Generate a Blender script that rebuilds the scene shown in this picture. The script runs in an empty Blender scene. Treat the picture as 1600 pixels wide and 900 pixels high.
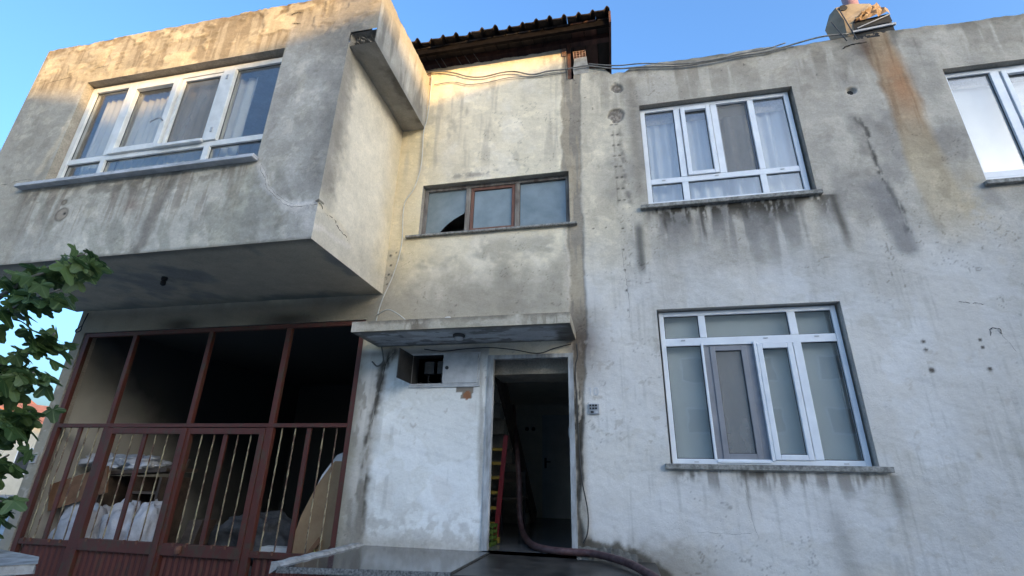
import bpy, math, random
import numpy as np
from mathutils import Vector, Matrix

scene = bpy.context.scene
COL = scene.collection
R = math.radians
random.seed(7)

# ------------------------------------------------------------------ camera
cam_d = bpy.data.cameras.new('camera')
cam = bpy.data.objects.new('camera', cam_d)
COL.objects.link(cam)
pitch, yaw, roll = 0.373932, 0.215834, 0.021940
Rz = Matrix.Rotation(yaw, 3, 'Z'); Rx = Matrix.Rotation(pitch, 3, 'X')
R0 = Matrix(((1, 0, 0), (0, 0, -1), (0, 1, 0)))
Rr = Matrix.Rotation(roll, 3, 'Z')
cam.matrix_world = (Rz @ Rx @ R0 @ Rr).to_4x4()
cam.location = (0, -5.65, 1.5)
cam_d.sensor_width = 36
cam_d.lens = 36 * 759.52 / 1600
cam_d.clip_start = 0.05
cam_d.clip_end = 3000
scene.camera = cam

# ------------------------------------------------------------------ sky, sun, exposure
SUN_AZ, SUN_EL = 45.0, 9.0          # azimuth measured from the street side (-y) towards +x
to_sun = Vector((math.sin(R(SUN_AZ)) * math.cos(R(SUN_EL)), -math.cos(R(SUN_AZ)) * math.cos(R(SUN_EL)), math.sin(R(SUN_EL))))
world = bpy.data.worlds.new('World')
scene.world = world
world.use_nodes = True
wn = world.node_tree.nodes; wl = world.node_tree.links
sky = wn.new('ShaderNodeTexSky'); sky.sky_type = 'NISHITA'; sky.sun_disc = False
sky.sun_elevation = R(SUN_EL)
sky.sun_rotation = math.atan2(to_sun.x, to_sun.y)
sky.air_density = 1.1; sky.dust_density = 6.0; sky.ozone_density = 4.6
bg = wn['Background']; bg.inputs['Strength'].default_value = 0.15
wl.new(sky.outputs['Color'], bg.inputs['Color'])
sun_d = bpy.data.lights.new('sun', 'SUN')
sun_d.energy = 2.0; sun_d.angle = R(0.5); sun_d.color = (0.62, 0.40, 0.155)
sun = bpy.data.objects.new('sun', sun_d); COL.objects.link(sun)
sun.location = (20, -20, 30)
sun.rotation_euler = (-to_sun).to_track_quat('-Z', 'Y').to_euler()
scene.view_settings.view_transform = 'Standard'
scene.view_settings.look = 'None'
scene.view_settings.gamma = 1
scene.view_settings.exposure = 2.43
scene.cycles.max_bounces = 8
scene.cycles.diffuse_bounces = 4
scene.cycles.transparent_max_bounces = 16

# ------------------------------------------------------------------ helpers
def world_loc(o):
    v = Vector((0, 0, 0))
    while o is not None:
        v += o.location; o = o.parent
    return v

def props(o, label=None, cat=None, group=None, kind=None):
    if label: o['label'] = label
    if cat: o['category'] = cat
    if group: o['group'] = group
    if kind: o['kind'] = kind
    return o

def thing(name, label, cat, loc=(0, 0, 0), group=None, kind=None):
    o = bpy.data.objects.new(name, None); COL.objects.link(o)
    o.location = loc; o.empty_display_size = .1
    return props(o, label, cat, group, kind)

class MB:
    def __init__(s): s.v = []; s.f = []
    def add(s, vs, fs):
        b = len(s.v); s.v += [tuple(v) for v in vs]; s.f += [tuple(i + b for i in f) for f in fs]; return s
    def box(s, x0, x1, y0, y1, z0, z1):
        return s.add([(x0,y0,z0),(x1,y0,z0),(x1,y1,z0),(x0,y1,z0),(x0,y0,z1),(x1,y0,z1),(x1,y1,z1),(x0,y1,z1)],
                     [(0,3,2,1),(4,5,6,7),(0,1,5,4),(1,2,6,5),(2,3,7,6),(3,0,4,7)])
    def room(s, x0, x1, y0, y1, z0, z1):      # inward facing box open at the front (y0)
        return s.add([(x0,y0,z0),(x1,y0,z0),(x1,y1,z0),(x0,y1,z0),(x0,y0,z1),(x1,y0,z1),(x1,y1,z1),(x0,y1,z1)],
                     [(0,1,2,3),(4,7,6,5),(2,1,5,6),(3,2,6,7),(0,3,7,4)])
    def quad(s, a, b, c, d): return s.add([a, b, c, d], [(0, 1, 2, 3)])
    def prism(s, poly, y0, y1):               # polygon in x,z pushed along y
        n = len(poly)
        vs = [(x, y0, z) for x, z in poly] + [(x, y1, z) for x, z in poly]
        fs = [tuple(range(n))[::-1] if False else tuple(range(n)), tuple(range(2 * n - 1, n - 1, -1))]
        fs += [(i, i + n, (i + 1) % n + n, (i + 1) % n) for i in range(n)]
        return s.add(vs, fs)
    def bar(s, p, q, w, h, up=(0, 0, 1)):     # square bar from p to q
        p, q = Vector(p), Vector(q); d = (q - p).normalized(); up = Vector(up)
        if abs(d.dot(up)) > .95: up = Vector((0, 1, 0))
        a = d.cross(up).normalized() * (w / 2); b = a.cross(d).normalized() * (h / 2)
        vs = [p - a - b, p + a - b, p + a + b, p - a + b, q - a - b, q + a - b, q + a + b, q - a + b]
        return s.add(vs, [(0,3,2,1),(4,5,6,7),(0,1,5,4),(1,2,6,5),(2,3,7,6),(3,0,4,7)])
    def tube(s, pts, r, n=8, caps=True):
        pts = [Vector(p) for p in pts]; m = len(pts)
        rr = r if isinstance(r, (list, tuple)) else [r] * m
        prev = None; rings = []
        for i, p in enumerate(pts):
            t = (pts[min(i + 1, m - 1)] - pts[max(i - 1, 0)]).normalized()
            if prev is None:
                u = Vector((0, 0, 1)) if abs(t.z) < .9 else Vector((0, 1, 0))
                a = t.cross(u).normalized()
            else:
                a = (prev - t * prev.dot(t)).normalized()
            prev = a; b = t.cross(a)
            rings.append([p + (a * math.cos(k * 2 * math.pi / n) + b * math.sin(k * 2 * math.pi / n)) * rr[i] for k in range(n)])
        vs = [v for ring in rings for v in ring]
        fs = [(i*n+k, i*n+(k+1) % n, (i+1)*n+(k+1) % n, (i+1)*n+k) for i in range(m-1) for k in range(n)]
        if caps: fs += [tuple(range(n))[::-1], tuple((m-1)*n+k for k in range(n))]
        return s.add(vs, fs)
    def lathe(s, prof, c, n=16):              # profile (r, dz) about the vertical axis at c
        vs = [(c[0] + r * math.cos(k*2*math.pi/n), c[1] + r * math.sin(k*2*math.pi/n), c[2] + z) for r, z in prof for k in range(n)]
        m = len(prof)
        fs = [(i*n+k, i*n+(k+1) % n, (i+1)*n+(k+1) % n, (i+1)*n+k) for i in range(m-1) for k in range(n)]
        return s.add(vs, fs)
    def build(s, name, mat, parent=None, bevel=0, smooth=False, label=None):
        off = world_loc(parent) if parent else Vector((0, 0, 0))
        me = bpy.data.meshes.new(name)
        me.from_pydata([(v[0]-off.x, v[1]-off.y, v[2]-off.z) for v in s.v], [], s.f)
        me.update()
        if mat: me.materials.append(mat)
        o = bpy.data.objects.new(name, me); COL.objects.link(o)
        if parent: o.parent = parent
        if smooth: me.polygons.foreach_set('use_smooth', [True] * len(me.polygons))
        if bevel:
            b = o.modifiers.new('bevel', 'BEVEL'); b.width = bevel; b.segments = 2; b.limit_method = 'ANGLE'; b.angle_limit = R(40)
        if label: o['label'] = label
        return o

def smooth_path(pts, n=6):                    # Catmull-Rom
    P = [Vector(p) for p in pts]; P = [2*P[0]-P[1]] + P + [2*P[-1]-P[-2]]; out = []
    for i in range(1, len(P) - 2):
        for k in range(n):
            t = k / n
            out.append(.5 * ((2*P[i]) + (P[i+1]-P[i-1])*t + (2*P[i-1]-5*P[i]+4*P[i+1]-P[i+2])*t*t + (3*P[i]-P[i-1]-3*P[i+1]+P[i+2])*t**3))
    out.append(P[-2]); return out

def one(mb, name, mat, label, cat, group=None, kind=None, **kw):   # a thing that is one mesh, its origin at its base
    xs = [v[0] for v in mb.v]; ys = [v[1] for v in mb.v]; zs = [v[2] for v in mb.v]
    c = Vector(((min(xs)+max(xs))/2, (min(ys)+max(ys))/2, min(zs)))
    mb.v = [(v[0]-c.x, v[1]-c.y, v[2]-c.z) for v in mb.v]
    o = mb.build(name, mat, None, **kw); o.location = c
    return props(o, label, cat, group, kind)

# numpy noise ------------------------------------------------------
def _h(i, j, s):
    n = (i.astype(np.int64) * 374761393 + j.astype(np.int64) * 668265263 + s * 1442695041) & 0x7fffffff
    n = ((n ^ (n >> 13)) * 1274126177) & 0x7fffffff
    return ((n ^ (n >> 16)) & 0xffff) / 65535.0
def vn(x, y, s=0):
    i = np.floor(x); j = np.floor(y); u = x - i; v = y - j
    u = u*u*(3-2*u); v = v*v*(3-2*v)
    a = _h(i, j, s); b = _h(i+1, j, s); c = _h(i, j+1, s); d = _h(i+1, j+1, s)
    return a + (b-a)*u + (c-a)*v + (a-b-c+d)*u*v
def fbm(x, y, s=0, o=4):
    t = 0; a = .5; f = 1; n = 0
    for k in range(o):
        t = t + a*vn(x*f + 17.3*k, y*f + 9.1*k, s+k); n += a; a *= .55; f *= 2.03
    return t / n
def ss(a, b, x):
    t = np.clip((x-a)/(b-a), 0, 1); return t*t*(3-2*t)
def pdist(x, y, P):
    d = np.full(x.shape, 1e9)
    for (ax, ay), (bx, by) in zip(P[:-1], P[1:]):
        dx, dy = bx-ax, by-ay; t = np.clip(((x-ax)*dx + (y-ay)*dy)/(dx*dx+dy*dy+1e-12), 0, 1)
        d = np.minimum(d, np.hypot(x-ax-t*dx, y-ay-t*dy))
    return d
def mixc(c, m, col, k=1.0):
    m = np.clip(m*k, 0, 1)[:, None]; return c*(1-m) + np.array(col)[None, :]*m
def mulc(c, m, f):                            # multiply by f where m is one
    m = np.clip(m, 0, 1)[:, None]; return c*(1 - m*(1 - np.array(f)[None, :]))

def sheet(name, parent, mat, mapfn, u, v, step, colfn, holes=(), dispfn=None, top=None, smooth=True):
    """A finely divided plastered face with openings; colour of the plaster and its stains goes in attribute 'stain'."""
    def lines(a, b, cuts):
        g = np.linspace(a, b, max(2, int((b-a)/step)+1)); cuts = [c for c in cuts if a < c < b]
        for c in cuts: g = g[np.abs(g-c) > step*.45]
        return np.unique(np.concatenate([g, [a, b], cuts]))
    U = lines(u[0], u[1], [h[0] for h in holes]+[h[1] for h in holes])
    V = lines(v[0], v[1], [h[2] for h in holes]+[h[3] for h in holes])
    nu, nv = len(U), len(V)
    uu, vv = np.meshgrid(U, V); fu, fv = uu.ravel(), vv.ravel()
    if top is not None:
        tp = top(fu); fv = np.minimum(fv, tp)
    cu = (U[:-1]+U[1:])/2; cv = (V[:-1]+V[1:])/2
    CU, CV = np.meshgrid(cu, cv)
    keep = np.ones(CU.shape, bool)
    for h in holes: keep &= ~((CU > h[0]) & (CU < h[1]) & (CV > h[2]) & (CV < h[3]))
    if top is not None:
        V0 = np.repeat(V[:-1][:, None], nu-1, 1)
        keep &= V0 < np.maximum(top(U[:-1]), top(U[1:]))[None, :]
    jj, ii = np.nonzero(keep)
    a = jj*nu+ii
    quads = np.stack([a, a+1, a+nu+1, a+nu], 1)
    d = np.zeros(len(fu))
    if dispfn is not None:
        edge = np.minimum(np.minimum(fu-u[0], u[1]-fu), fv-v[0])
        for h in holes:
            dx = np.maximum(np.maximum(h[0]-fu, fu-h[1]), 0); dy = np.maximum(np.maximum(h[2]-fv, fv-h[3]), 0)
            edge = np.minimum(edge, np.hypot(dx, dy))
        d = dispfn(fu, fv) * ss(0, .05, edge)
    co = mapfn(fu, fv, d)
    col = np.clip(colfn(fu, fv), 0, 1)
    used = np.unique(quads); remap = np.full(nu*nv, -1); remap[used] = np.arange(len(used))
    quads = remap[quads]; co = co[used]; col = col[used]
    off = world_loc(parent); co = co - np.array(off)[None, :]
    me = bpy.data.meshes.new(name)
    me.vertices.add(len(co)); me.vertices.foreach_set('co', co.astype(np.float32).ravel())
    me.loops.add(quads.size); me.loops.foreach_set('vertex_index', quads.astype(np.int32).ravel())
    me.polygons.add(len(quads)); me.polygons.foreach_set('loop_start', np.arange(0, quads.size, 4, dtype=np.int32))
    me.polygons.foreach_set('loop_total', np.full(len(quads), 4, dtype=np.int32))
    me.polygons.foreach_set('use_smooth', np.full(len(quads), smooth))
    me.update(calc_edges=True); me.validate()
    at = me.attributes.new('stain', 'FLOAT_COLOR', 'POINT')
    at.data.foreach_set('color', (col if col.shape[1] == 4 else np.concatenate([col, np.ones((len(col), 1))], 1)).astype(np.float32).ravel())
    me.materials.append(mat)
    o = bpy.data.objects.new(name, me); COL.objects.link(o); o.parent = parent
    return o

# ------------------------------------------------------------------ materials
def new_mat(name):
    m = bpy.data.materials.new(name); m.use_nodes = True
    nt = m.node_tree; b = nt.nodes['Principled BSDF']; return m, nt, b
def node(nt, t, **kw):
    n = nt.nodes.new(t)
    for k, v in kw.items():
        if k in n.inputs: n.inputs[k].default_value = v
        else: setattr(n, k, v)
    return n
def coords(nt, scale=(1, 1, 1)):
    tc = nt.nodes.new('ShaderNodeTexCoord'); mp = nt.nodes.new('ShaderNodeMapping')
    mp.inputs['Scale'].default_value = scale; nt.links.new(tc.outputs['Object'], mp.inputs['Vector']); return mp.outputs['Vector']
def rgba(c): return (c[0], c[1], c[2], 1)

def mat_basic(name, c1, c2=None, scale=8, rough=.6, bump=.2, bscale=60, metal=0, stretch=(1,1,1), spec=.5, vary=0, detail=6, bdist=.004, lo=.35, hi=.65):
    m, nt, b = new_mat(name); L = nt.links
    b.inputs['Roughness'].default_value = rough; b.inputs['Metallic'].default_value = metal
    b.inputs['Specular IOR Level'].default_value = spec
    vec = coords(nt, stretch)
    n = node(nt, 'ShaderNodeTexNoise', Scale=scale, Detail=detail, Roughness=.62); L.new(vec, n.inputs['Vector'])
    r = node(nt, 'ShaderNodeValToRGB'); r.color_ramp.elements[0].position = lo; r.color_ramp.elements[1].position = hi
    r.color_ramp.elements[0].color = rgba(c1); r.color_ramp.elements[1].color = rgba(c2 or c1)
    L.new(n.outputs['Fac'], r.inputs['Fac']); out = r.outputs['Color']
    if vary:
        oi = nt.nodes.new('ShaderNodeObjectInfo'); hs = nt.nodes.new('ShaderNodeHueSaturation')
        mr = node(nt, 'ShaderNodeMapRange'); mr.inputs['To Min'].default_value = 1-vary; mr.inputs['To Max'].default_value = 1+vary
        L.new(oi.outputs['Random'], mr.inputs['Value']); L.new(mr.outputs['Result'], hs.inputs['Value']); L.new(out, hs.inputs['Color']); out = hs.outputs['Color']
    L.new(out, b.inputs['Base Color'])
    if bump:
        n2 = node(nt, 'ShaderNodeTexNoise', Scale=bscale, Detail=5, Roughness=.6); L.new(vec, n2.inputs['Vector'])
        bp = node(nt, 'ShaderNodeBump', Strength=bump, Distance=bdist); L.new(n2.outputs['Fac'], bp.inputs['Height']); L.new(bp.outputs['Normal'], b.inputs['Normal'])
    return m

def mat_plaster(name, attr=True, base=(.5, .48, .43), grain=.20, bump=.55, rough=.92):
    m, nt, b = new_mat(name); L = nt.links
    b.inputs['Roughness'].default_value = rough; b.inputs['Specular IOR Level'].default_value = .25
    tc = nt.nodes.new('ShaderNodeTexCoord'); vec = tc.outputs['Object']
    n1 = node(nt, 'ShaderNodeTexNoise', Scale=3.2, Detail=13, Roughness=.78); L.new(vec, n1.inputs['Vector'])
    n2 = node(nt, 'ShaderNodeTexNoise', Scale=48, Detail=6, Roughness=.72); L.new(vec, n2.inputs['Vector'])
    n3 = node(nt, 'ShaderNodeTexVoronoi', Scale=38); L.new(vec, n3.inputs['Vector'])
    m1 = node(nt, 'ShaderNodeMapRange'); m1.inputs['From Min'].default_value = .3; m1.inputs['From Max'].default_value = .7
    m1.inputs['To Min'].default_value = 1-grain*1.15; m1.inputs['To Max'].default_value = 1+grain*.6; L.new(n1.outputs['Fac'], m1.inputs['Value'])
    m2 = node(nt, 'ShaderNodeMapRange'); m2.inputs['From Min'].default_value = .3; m2.inputs['From Max'].default_value = .7
    m2.inputs['To Min'].default_value = 1-grain*.75; m2.inputs['To Max'].default_value = 1+grain*.45; L.new(n2.outputs['Fac'], m2.inputs['Value'])
    mu = node(nt, 'ShaderNodeMath', operation='MULTIPLY'); L.new(m1.outputs['Result'], mu.inputs[0]); L.new(m2.outputs['Result'], mu.inputs[1])
    # small pits: the darkest voronoi cells where the broad noise lets them through
    pit = node(nt, 'ShaderNodeMapRange'); pit.inputs['From Min'].default_value = .05; pit.inputs['From Max'].default_value = .2
    L.new(n3.outputs['Distance'], pit.inputs['Value'])
    gate = node(nt, 'ShaderNodeTexNoise', Scale=2.3, Detail=4); L.new(vec, gate.inputs['Vector'])
    gm = node(nt, 'ShaderNodeMapRange'); gm.inputs['From Min'].default_value = .5; gm.inputs['From Max'].default_value = .64; L.new(gate.outputs['Fac'], gm.inputs['Value'])
    inv = node(nt, 'ShaderNodeMath', operation='SUBTRACT'); inv.inputs[0].default_value = 1; L.new(pit.outputs['Result'], inv.inputs[1])
    pm = node(nt, 'ShaderNodeMath', operation='MULTIPLY'); L.new(inv.outputs[0], pm.inputs[0]); L.new(gm.outputs['Result'], pm.inputs[1])
    pk = node(nt, 'ShaderNodeMapRange'); pk.inputs['To Min'].default_value = 1; pk.inputs['To Max'].default_value = .5; L.new(pm.outputs[0], pk.inputs['Value'])
    mu2 = node(nt, 'ShaderNodeMath', operation='MULTIPLY'); L.new(mu.outputs[0], mu2.inputs[0]); L.new(pk.outputs['Result'], mu2.inputs[1])
    mx = node(nt, 'ShaderNodeMix', data_type='RGBA', blend_type='MULTIPLY'); mx.inputs['Factor'].default_value = 1
    if attr:
        at = node(nt, 'ShaderNodeAttribute', attribute_name='stain'); L.new(at.outputs['Color'], mx.inputs['A'])
    else: mx.inputs['A'].default_value = rgba((base[0]*1.12, base[1]*1.04, base[2]*.93))
    gr = node(nt, 'ShaderNodeMath', operation='SUBTRACT'); L.new(mu2.outputs[0], gr.inputs[0]); gr.inputs[1].default_value = 1
    ga = node(nt, 'ShaderNodeMath', operation='MULTIPLY_ADD'); L.new(gr.outputs[0], ga.inputs[0]); ga.inputs[2].default_value = 1; ga.inputs[1].default_value = 1
    if attr: L.new(at.outputs['Alpha'], ga.inputs[1])
    L.new(ga.outputs[0], mx.inputs['B']); L.new(mx.outputs['Result'], b.inputs['Base Color'])
    hs = node(nt, 'ShaderNodeMath', operation='MULTIPLY_ADD'); L.new(n1.outputs['Fac'], hs.inputs[0]); hs.inputs[1].default_value = .55; L.new(n2.outputs['Fac'], hs.inputs[2])
    hp = node(nt, 'ShaderNodeMath', operation='SUBTRACT'); L.new(hs.outputs[0], hp.inputs[0]); L.new(pm.outputs[0], hp.inputs[1])
    bp = node(nt, 'ShaderNodeBump', Strength=bump, Distance=.008); L.new(hp.outputs[0], bp.inputs['Height']); L.new(bp.outputs['Normal'], b.inputs['Normal'])
    return m

def mat_glass(name, tint=(.965, .975, .975), refl=1.0, rough=.02, body=0.0, bodycol=(.3,.33,.35)):
    m, nt, b = new_mat(name); L = nt.links
    tr = node(nt, 'ShaderNodeBsdfTransparent'); tr.inputs['Color'].default_value = rgba(tint)
    gl = node(nt, 'ShaderNodeBsdfGlossy'); gl.inputs['Roughness'].default_value = rough
    lw = node(nt, 'ShaderNodeLayerWeight', Blend=.5)
    pw = node(nt, 'ShaderNodeMath', operation='POWER'); pw.inputs[1].default_value = 4.5; L.new(lw.outputs['Facing'], pw.inputs[0])
    fr = node(nt, 'ShaderNodeMath', operation='MULTIPLY_ADD'); fr.inputs[1].default_value = .89; fr.inputs[2].default_value = .11; L.new(pw.outputs[0], fr.inputs[0])
    mu = node(nt, 'ShaderNodeMath', operation='MULTIPLY'); mu.inputs[1].default_value = refl; L.new(fr.outputs[0], mu.inputs[0]); mu.use_clamp = True
    # old float glass is never dead flat
    nz = node(nt, 'ShaderNodeTexNoise', Scale=2.2, Detail=2); L.new(coords(nt), nz.inputs['Vector'])
    bp = node(nt, 'ShaderNodeBump', Strength=.06, Distance=.02); L.new(nz.outputs['Fac'], bp.inputs['Height']); L.new(bp.outputs['Normal'], gl.inputs['Normal'])
    df = node(nt, 'ShaderNodeBsdfDiffuse'); df.inputs['Color'].default_value = rgba(bodycol)
    mb = node(nt, 'ShaderNodeMixShader')
    dz = node(nt, 'ShaderNodeTexNoise', Scale=3.5, Detail=6); L.new(coords(nt, (1, 1, .4)), dz.inputs['Vector'])
    dm = node(nt, 'ShaderNodeMath', operation='MULTIPLY'); dm.inputs[1].default_value = body*2; L.new(dz.outputs['Fac'], dm.inputs[0]); dm.use_clamp = True
    L.new(dm.outputs[0], mb.inputs['Fac']); L.new(tr.outputs[0], mb.inputs[1]); L.new(df.outputs[0], mb.inputs[2])
    mx = node(nt, 'ShaderNodeMixShader'); L.new(mu.outputs[0], mx.inputs['Fac']); L.new(mb.outputs[0], mx.inputs[1]); L.new(gl.outputs[0], mx.inputs[2])
    L.new(mx.outputs[0], nt.nodes['Material Output'].inputs['Surface']); return m

def mat_cloth(name, col, trans=.35, scale=3):
    m, nt, b = new_mat(name); L = nt.links
    d = node(nt, 'ShaderNodeBsdfDiffuse'); t = node(nt, 'ShaderNodeBsdfTranslucent'); mx = node(nt, 'ShaderNodeMixShader'); mx.inputs['Fac'].default_value = trans
    n = node(nt, 'ShaderNodeTexNoise', Scale=scale, Detail=5); L.new(coords(nt), n.inputs['Vector'])
    r = node(nt, 'ShaderNodeValToRGB'); r.color_ramp.elements[0].position = .3; r.color_ramp.elements[1].position = .7
    r.color_ramp.elements[0].color = rgba([c*.86 for c in col]); r.color_ramp.elements[1].color = rgba(col); L.new(n.outputs['Fac'], r.inputs['Fac'])
    for s in (d, t): L.new(r.outputs['Color'], s.inputs['Color'])
    L.new(d.outputs[0], mx.inputs[1]); L.new(t.outputs[0], mx.inputs[2]); L.new(mx.outputs[0], nt.nodes['Material Output'].inputs['Surface']); return m

def mat_rusty(name, paint, rust, amount=.5, scale=14, rough=.5, stretch=(1, 1, .5)):
    m, nt, b = new_mat(name); L = nt.links; vec = coords(nt, stretch)
    n = node(nt, 'ShaderNodeTexNoise', Scale=scale, Detail=9, Roughness=.72); L.new(vec, n.inputs['Vector'])
    r = node(nt, 'ShaderNodeValToRGB'); e = r.color_ramp.elements
    e[0].position = amount-.05; e[1].position = amount+.05; e[0].color = rgba(paint); e[1].color = rgba(rust); L.new(n.outputs['Fac'], r.inputs['Fac'])
    n2 = node(nt, 'ShaderNodeTexNoise', Scale=3, Detail=4); L.new(vec, n2.inputs['Vector'])
    mr = node(nt, 'ShaderNodeMapRange'); mr.inputs['To Min'].default_value = .65; mr.inputs['To Max'].default_value = 1.25; L.new(n2.outputs['Fac'], mr.inputs['Value'])
    mx = node(nt, 'ShaderNodeMix', data_type='RGBA', blend_type='MULTIPLY'); mx.inputs['Factor'].default_value = 1
    L.new(r.outputs['Color'], mx.inputs['A']); L.new(mr.outputs['Result'], mx.inputs['B']); L.new(mx.outputs['Result'], b.inputs['Base Color'])
    b.inputs['Roughness'].default_value = rough
    bp = node(nt, 'ShaderNodeBump', Strength=.3, Distance=.003); L.new(n.outputs['Fac'], bp.inputs['Height']); L.new(bp.outputs['Normal'], b.inputs['Normal'])
    return m

M = {}
M['wall'] = mat_plaster('stained_plaster')
M['bay'] = mat_plaster('bay_plaster', grain=.2, bump=.55)
M['concrete'] = mat_plaster('raw_concrete', attr=False, base=(.27, .26, .24), grain=.4)
M['cap'] = mat_plaster('parapet_concrete', attr=False, base=(.36, .34, .30), grain=.4)
M['reveal'] = mat_plaster('reveal_plaster', attr=False, base=(.33, .32, .30), grain=.35)
M['reveal_light'] = mat_plaster('light_reveal_plaster', attr=False, base=(.46, .46, .46), grain=.25)
M['inner'] = mat_plaster('room_plaster', attr=False, base=(.5, .5, .5), grain=.2, bump=.2)
M['soffit'] = mat_plaster('soffit_concrete', attr=False, base=(.23, .23, .22), grain=.3)
M['canopy'] = mat_plaster('canopy_concrete', attr=False, base=(.30, .285, .25), grain=.45)
M['canopy_under'] = mat_basic('canopy_underside', (.24, .24, .24), (.48, .5, .52), scale=5, rough=.9, bump=.4, bscale=30)
M['pvc'] = mat_basic('white_pvc', (.66, .68, .71), (.76, .78, .80), scale=5, rough=.38, bump=0)
M['pvc_old'] = mat_basic('aged_white_pvc', (.58, .57, .53), (.72, .71, .67), scale=6, rough=.45, bump=.1)
M['pvc_grey'] = mat_basic('grey_pvc', (.20, .20, .215), (.25, .25, .265), scale=5, rough=.45, bump=0)
M['sill_stone'] = mat_basic('sill_stone', (.12, .115, .10), (.33, .32, .29), scale=26, rough=.85, bump=.5, bscale=50)
M['sill_white'] = mat_basic('painted_sill', (.34, .34, .34), (.52, .52, .53), scale=7, rough=.7, bump=.3)
M['oldwood'] = mat_basic('weathered_wood', (.10, .075, .06), (.27, .25, .22), scale=9, rough=.85, bump=.5, stretch=(1, 1, .25))
M['redwood'] = mat_basic('reddish_wood', (.11, .045, .03), (.19, .09, .06), scale=9, rough=.7, bump=.4, stretch=(1, 1, .25))
M['glass'] = mat_glass('window_glass', refl=1.0, body=.04, bodycol=(.5, .52, .53))
M['glass_dusty'] = mat_glass('dusty_glass', refl=.8, body=.07, bodycol=(.4, .41, .41))
M['frosted'] = mat_basic('obscured_glass', (.15, .185, .19), (.23, .27, .275), scale=2.5, rough=.22, bump=.12, bscale=140, spec=.7)
M['screen'] = mat_glass('insect_screen', tint=(.80, .78, .76), refl=.3, rough=.4, body=.30, bodycol=(.36, .365, .36))
M['curtain'] = mat_cloth('sheer_curtain', (.80, .80, .79), .35)
M['curtain_cream'] = mat_cloth('cream_curtain', (.80, .76, .66), .3)
M['blind'] = mat_cloth('roller_blind_cloth', (.80, .82, .77), .25, 1.2)
M['red'] = mat_rusty('dark_red_paint', (.086, .020, .012), (.066, .036, .020), .55, 11, .6)
M['red_sheet'] = mat_rusty('dark_red_sheet', (.082, .017, .011), (.055, .024, .014), .58, 6, .55)
M['bar'] = mat_rusty('peeling_cream_paint', (.33, .28, .17), (.09, .045, .03), .50, 22, .6, (1, 1, .35))
M['tile'] = mat_basic('blackened_clay_tile', (.016, .013, .011), (.055, .040, .031), scale=13, rough=.9, bump=.6, bscale=40, vary=.45, spec=.15)
M['board'] = mat_basic('sooty_board', (.010, .008, .007), (.034, .022, .017), scale=10, rough=.85, bump=.5, stretch=(1, .2, 1), vary=.4)
M['board_red'] = mat_basic('red_brown_board', (.045, .02, .014), (.105, .045, .032), scale=10, rough=.8, bump=.5, stretch=(1, .2, 1), vary=.3)
M['brick'] = mat_basic('hollow_clay_brick', (.30, .16, .11), (.46, .33, .26), scale=14, rough=.9, bump=.5)
M['mortar'] = mat_basic('old_mortar', (.28, .26, .23), (.45, .42, .37), scale=12, rough=.95, bump=.7)
M['rust'] = mat_rusty('rusty_iron', (.10, .045, .03), (.17, .07, .04), .5, 16, .8)
M['charred'] = mat_basic('charred_timber', (.004, .003, .003), (.012, .009, .008), scale=12, rough=.95, bump=.5, spec=.08)
M['hall_floor'] = mat_basic('wet_hall_floor', (.05, .05, .05), (.12, .12, .115), scale=3, rough=.25, bump=.05)
M['dark'] = mat_basic('shade_black', (.012, .012, .012), (.03, .03, .03), scale=4, rough=.9, bump=.2)  # near-black: shade of holes, carton hollow and attic put into the colour
M['granite'] = mat_basic('wet_terrazzo', (.018, .018, .018), (.10, .10, .097), scale=70, rough=.10, bump=.03, bscale=9, spec=.4)
M['granite_edge'] = mat_basic('terrazzo_edge', (.035, .036, .036), (.22, .225, .22), scale=55, rough=.45, bump=.3, bscale=80)
M['wet_landing_reflection'] = mat_basic('wet_landing_reflection', (.016, .015, .013), (.075, .066, .054), scale=4, rough=.42, bump=.3, bscale=20, spec=.35)  # dark base colour carries the doorway's reflection on the wet landing
M['rim'] = mat_basic('worn_render', (.18, .175, .16), (.42, .41, .39), scale=9, rough=.8, bump=.6)
M['cable_grey'] = mat_basic('grey_cable', (.12, .115, .105), (.24, .225, .20), scale=10, rough=.6, bump=0)
M['cable_white'] = mat_basic('white_cable', (.42, .40, .35), (.58, .56, .5), scale=10, rough=.55, bump=0)
M['black'] = mat_basic('black_plastic', (.012, .012, .013), (.03, .03, .03), scale=10, rough=.5, bump=0)
M['hose'] = mat_basic('dusty_hose', (.060, .022, .022), (.125, .070, .065), scale=14, rough=.6, bump=.35, bscale=120)
M['cabinet'] = mat_basic('painted_steel', (.36, .37, .38), (.55, .56, .57), scale=5, rough=.5, bump=.15)
M['cabinet_in'] = mat_basic('cabinet_inside', (.035, .036, .037), (.06, .06, .062), scale=5, rough=.6, bump=.1)
M['jamb'] = mat_basic('dirty_metal_jamb', (.20, .20, .195), (.47, .48, .49), scale=6, rough=.6, bump=.3, stretch=(2, 1, .5))
M['steel_grey'] = mat_basic('grey_steel', (.28, .29, .30), (.40, .41, .42), scale=7, rough=.5, bump=.15)
M['carton'] = mat_basic('brown_cardboard', (.27, .17, .09), (.38, .255, .14), scale=3, rough=.85, bump=.25)
M['carton_box'] = mat_basic('weathered_carton', (.20, .155, .10), (.30, .24, .165), scale=6, rough=.8, bump=.3)
M['foam'] = mat_basic('white_board', (.58, .58, .57), (.68, .68, .67), scale=6, rough=.8, bump=.1)
M['sack'] = mat_basic('woven_white_sack', (.40, .40, .42), (.62, .62, .65), scale=5, rough=.75, bump=.8, bscale=22, bdist=.015)
M['chip'] = mat_basic('brown_chipboard', (.16, .075, .035), (.26, .135, .07), scale=7, rough=.7, bump=.2)
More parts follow.
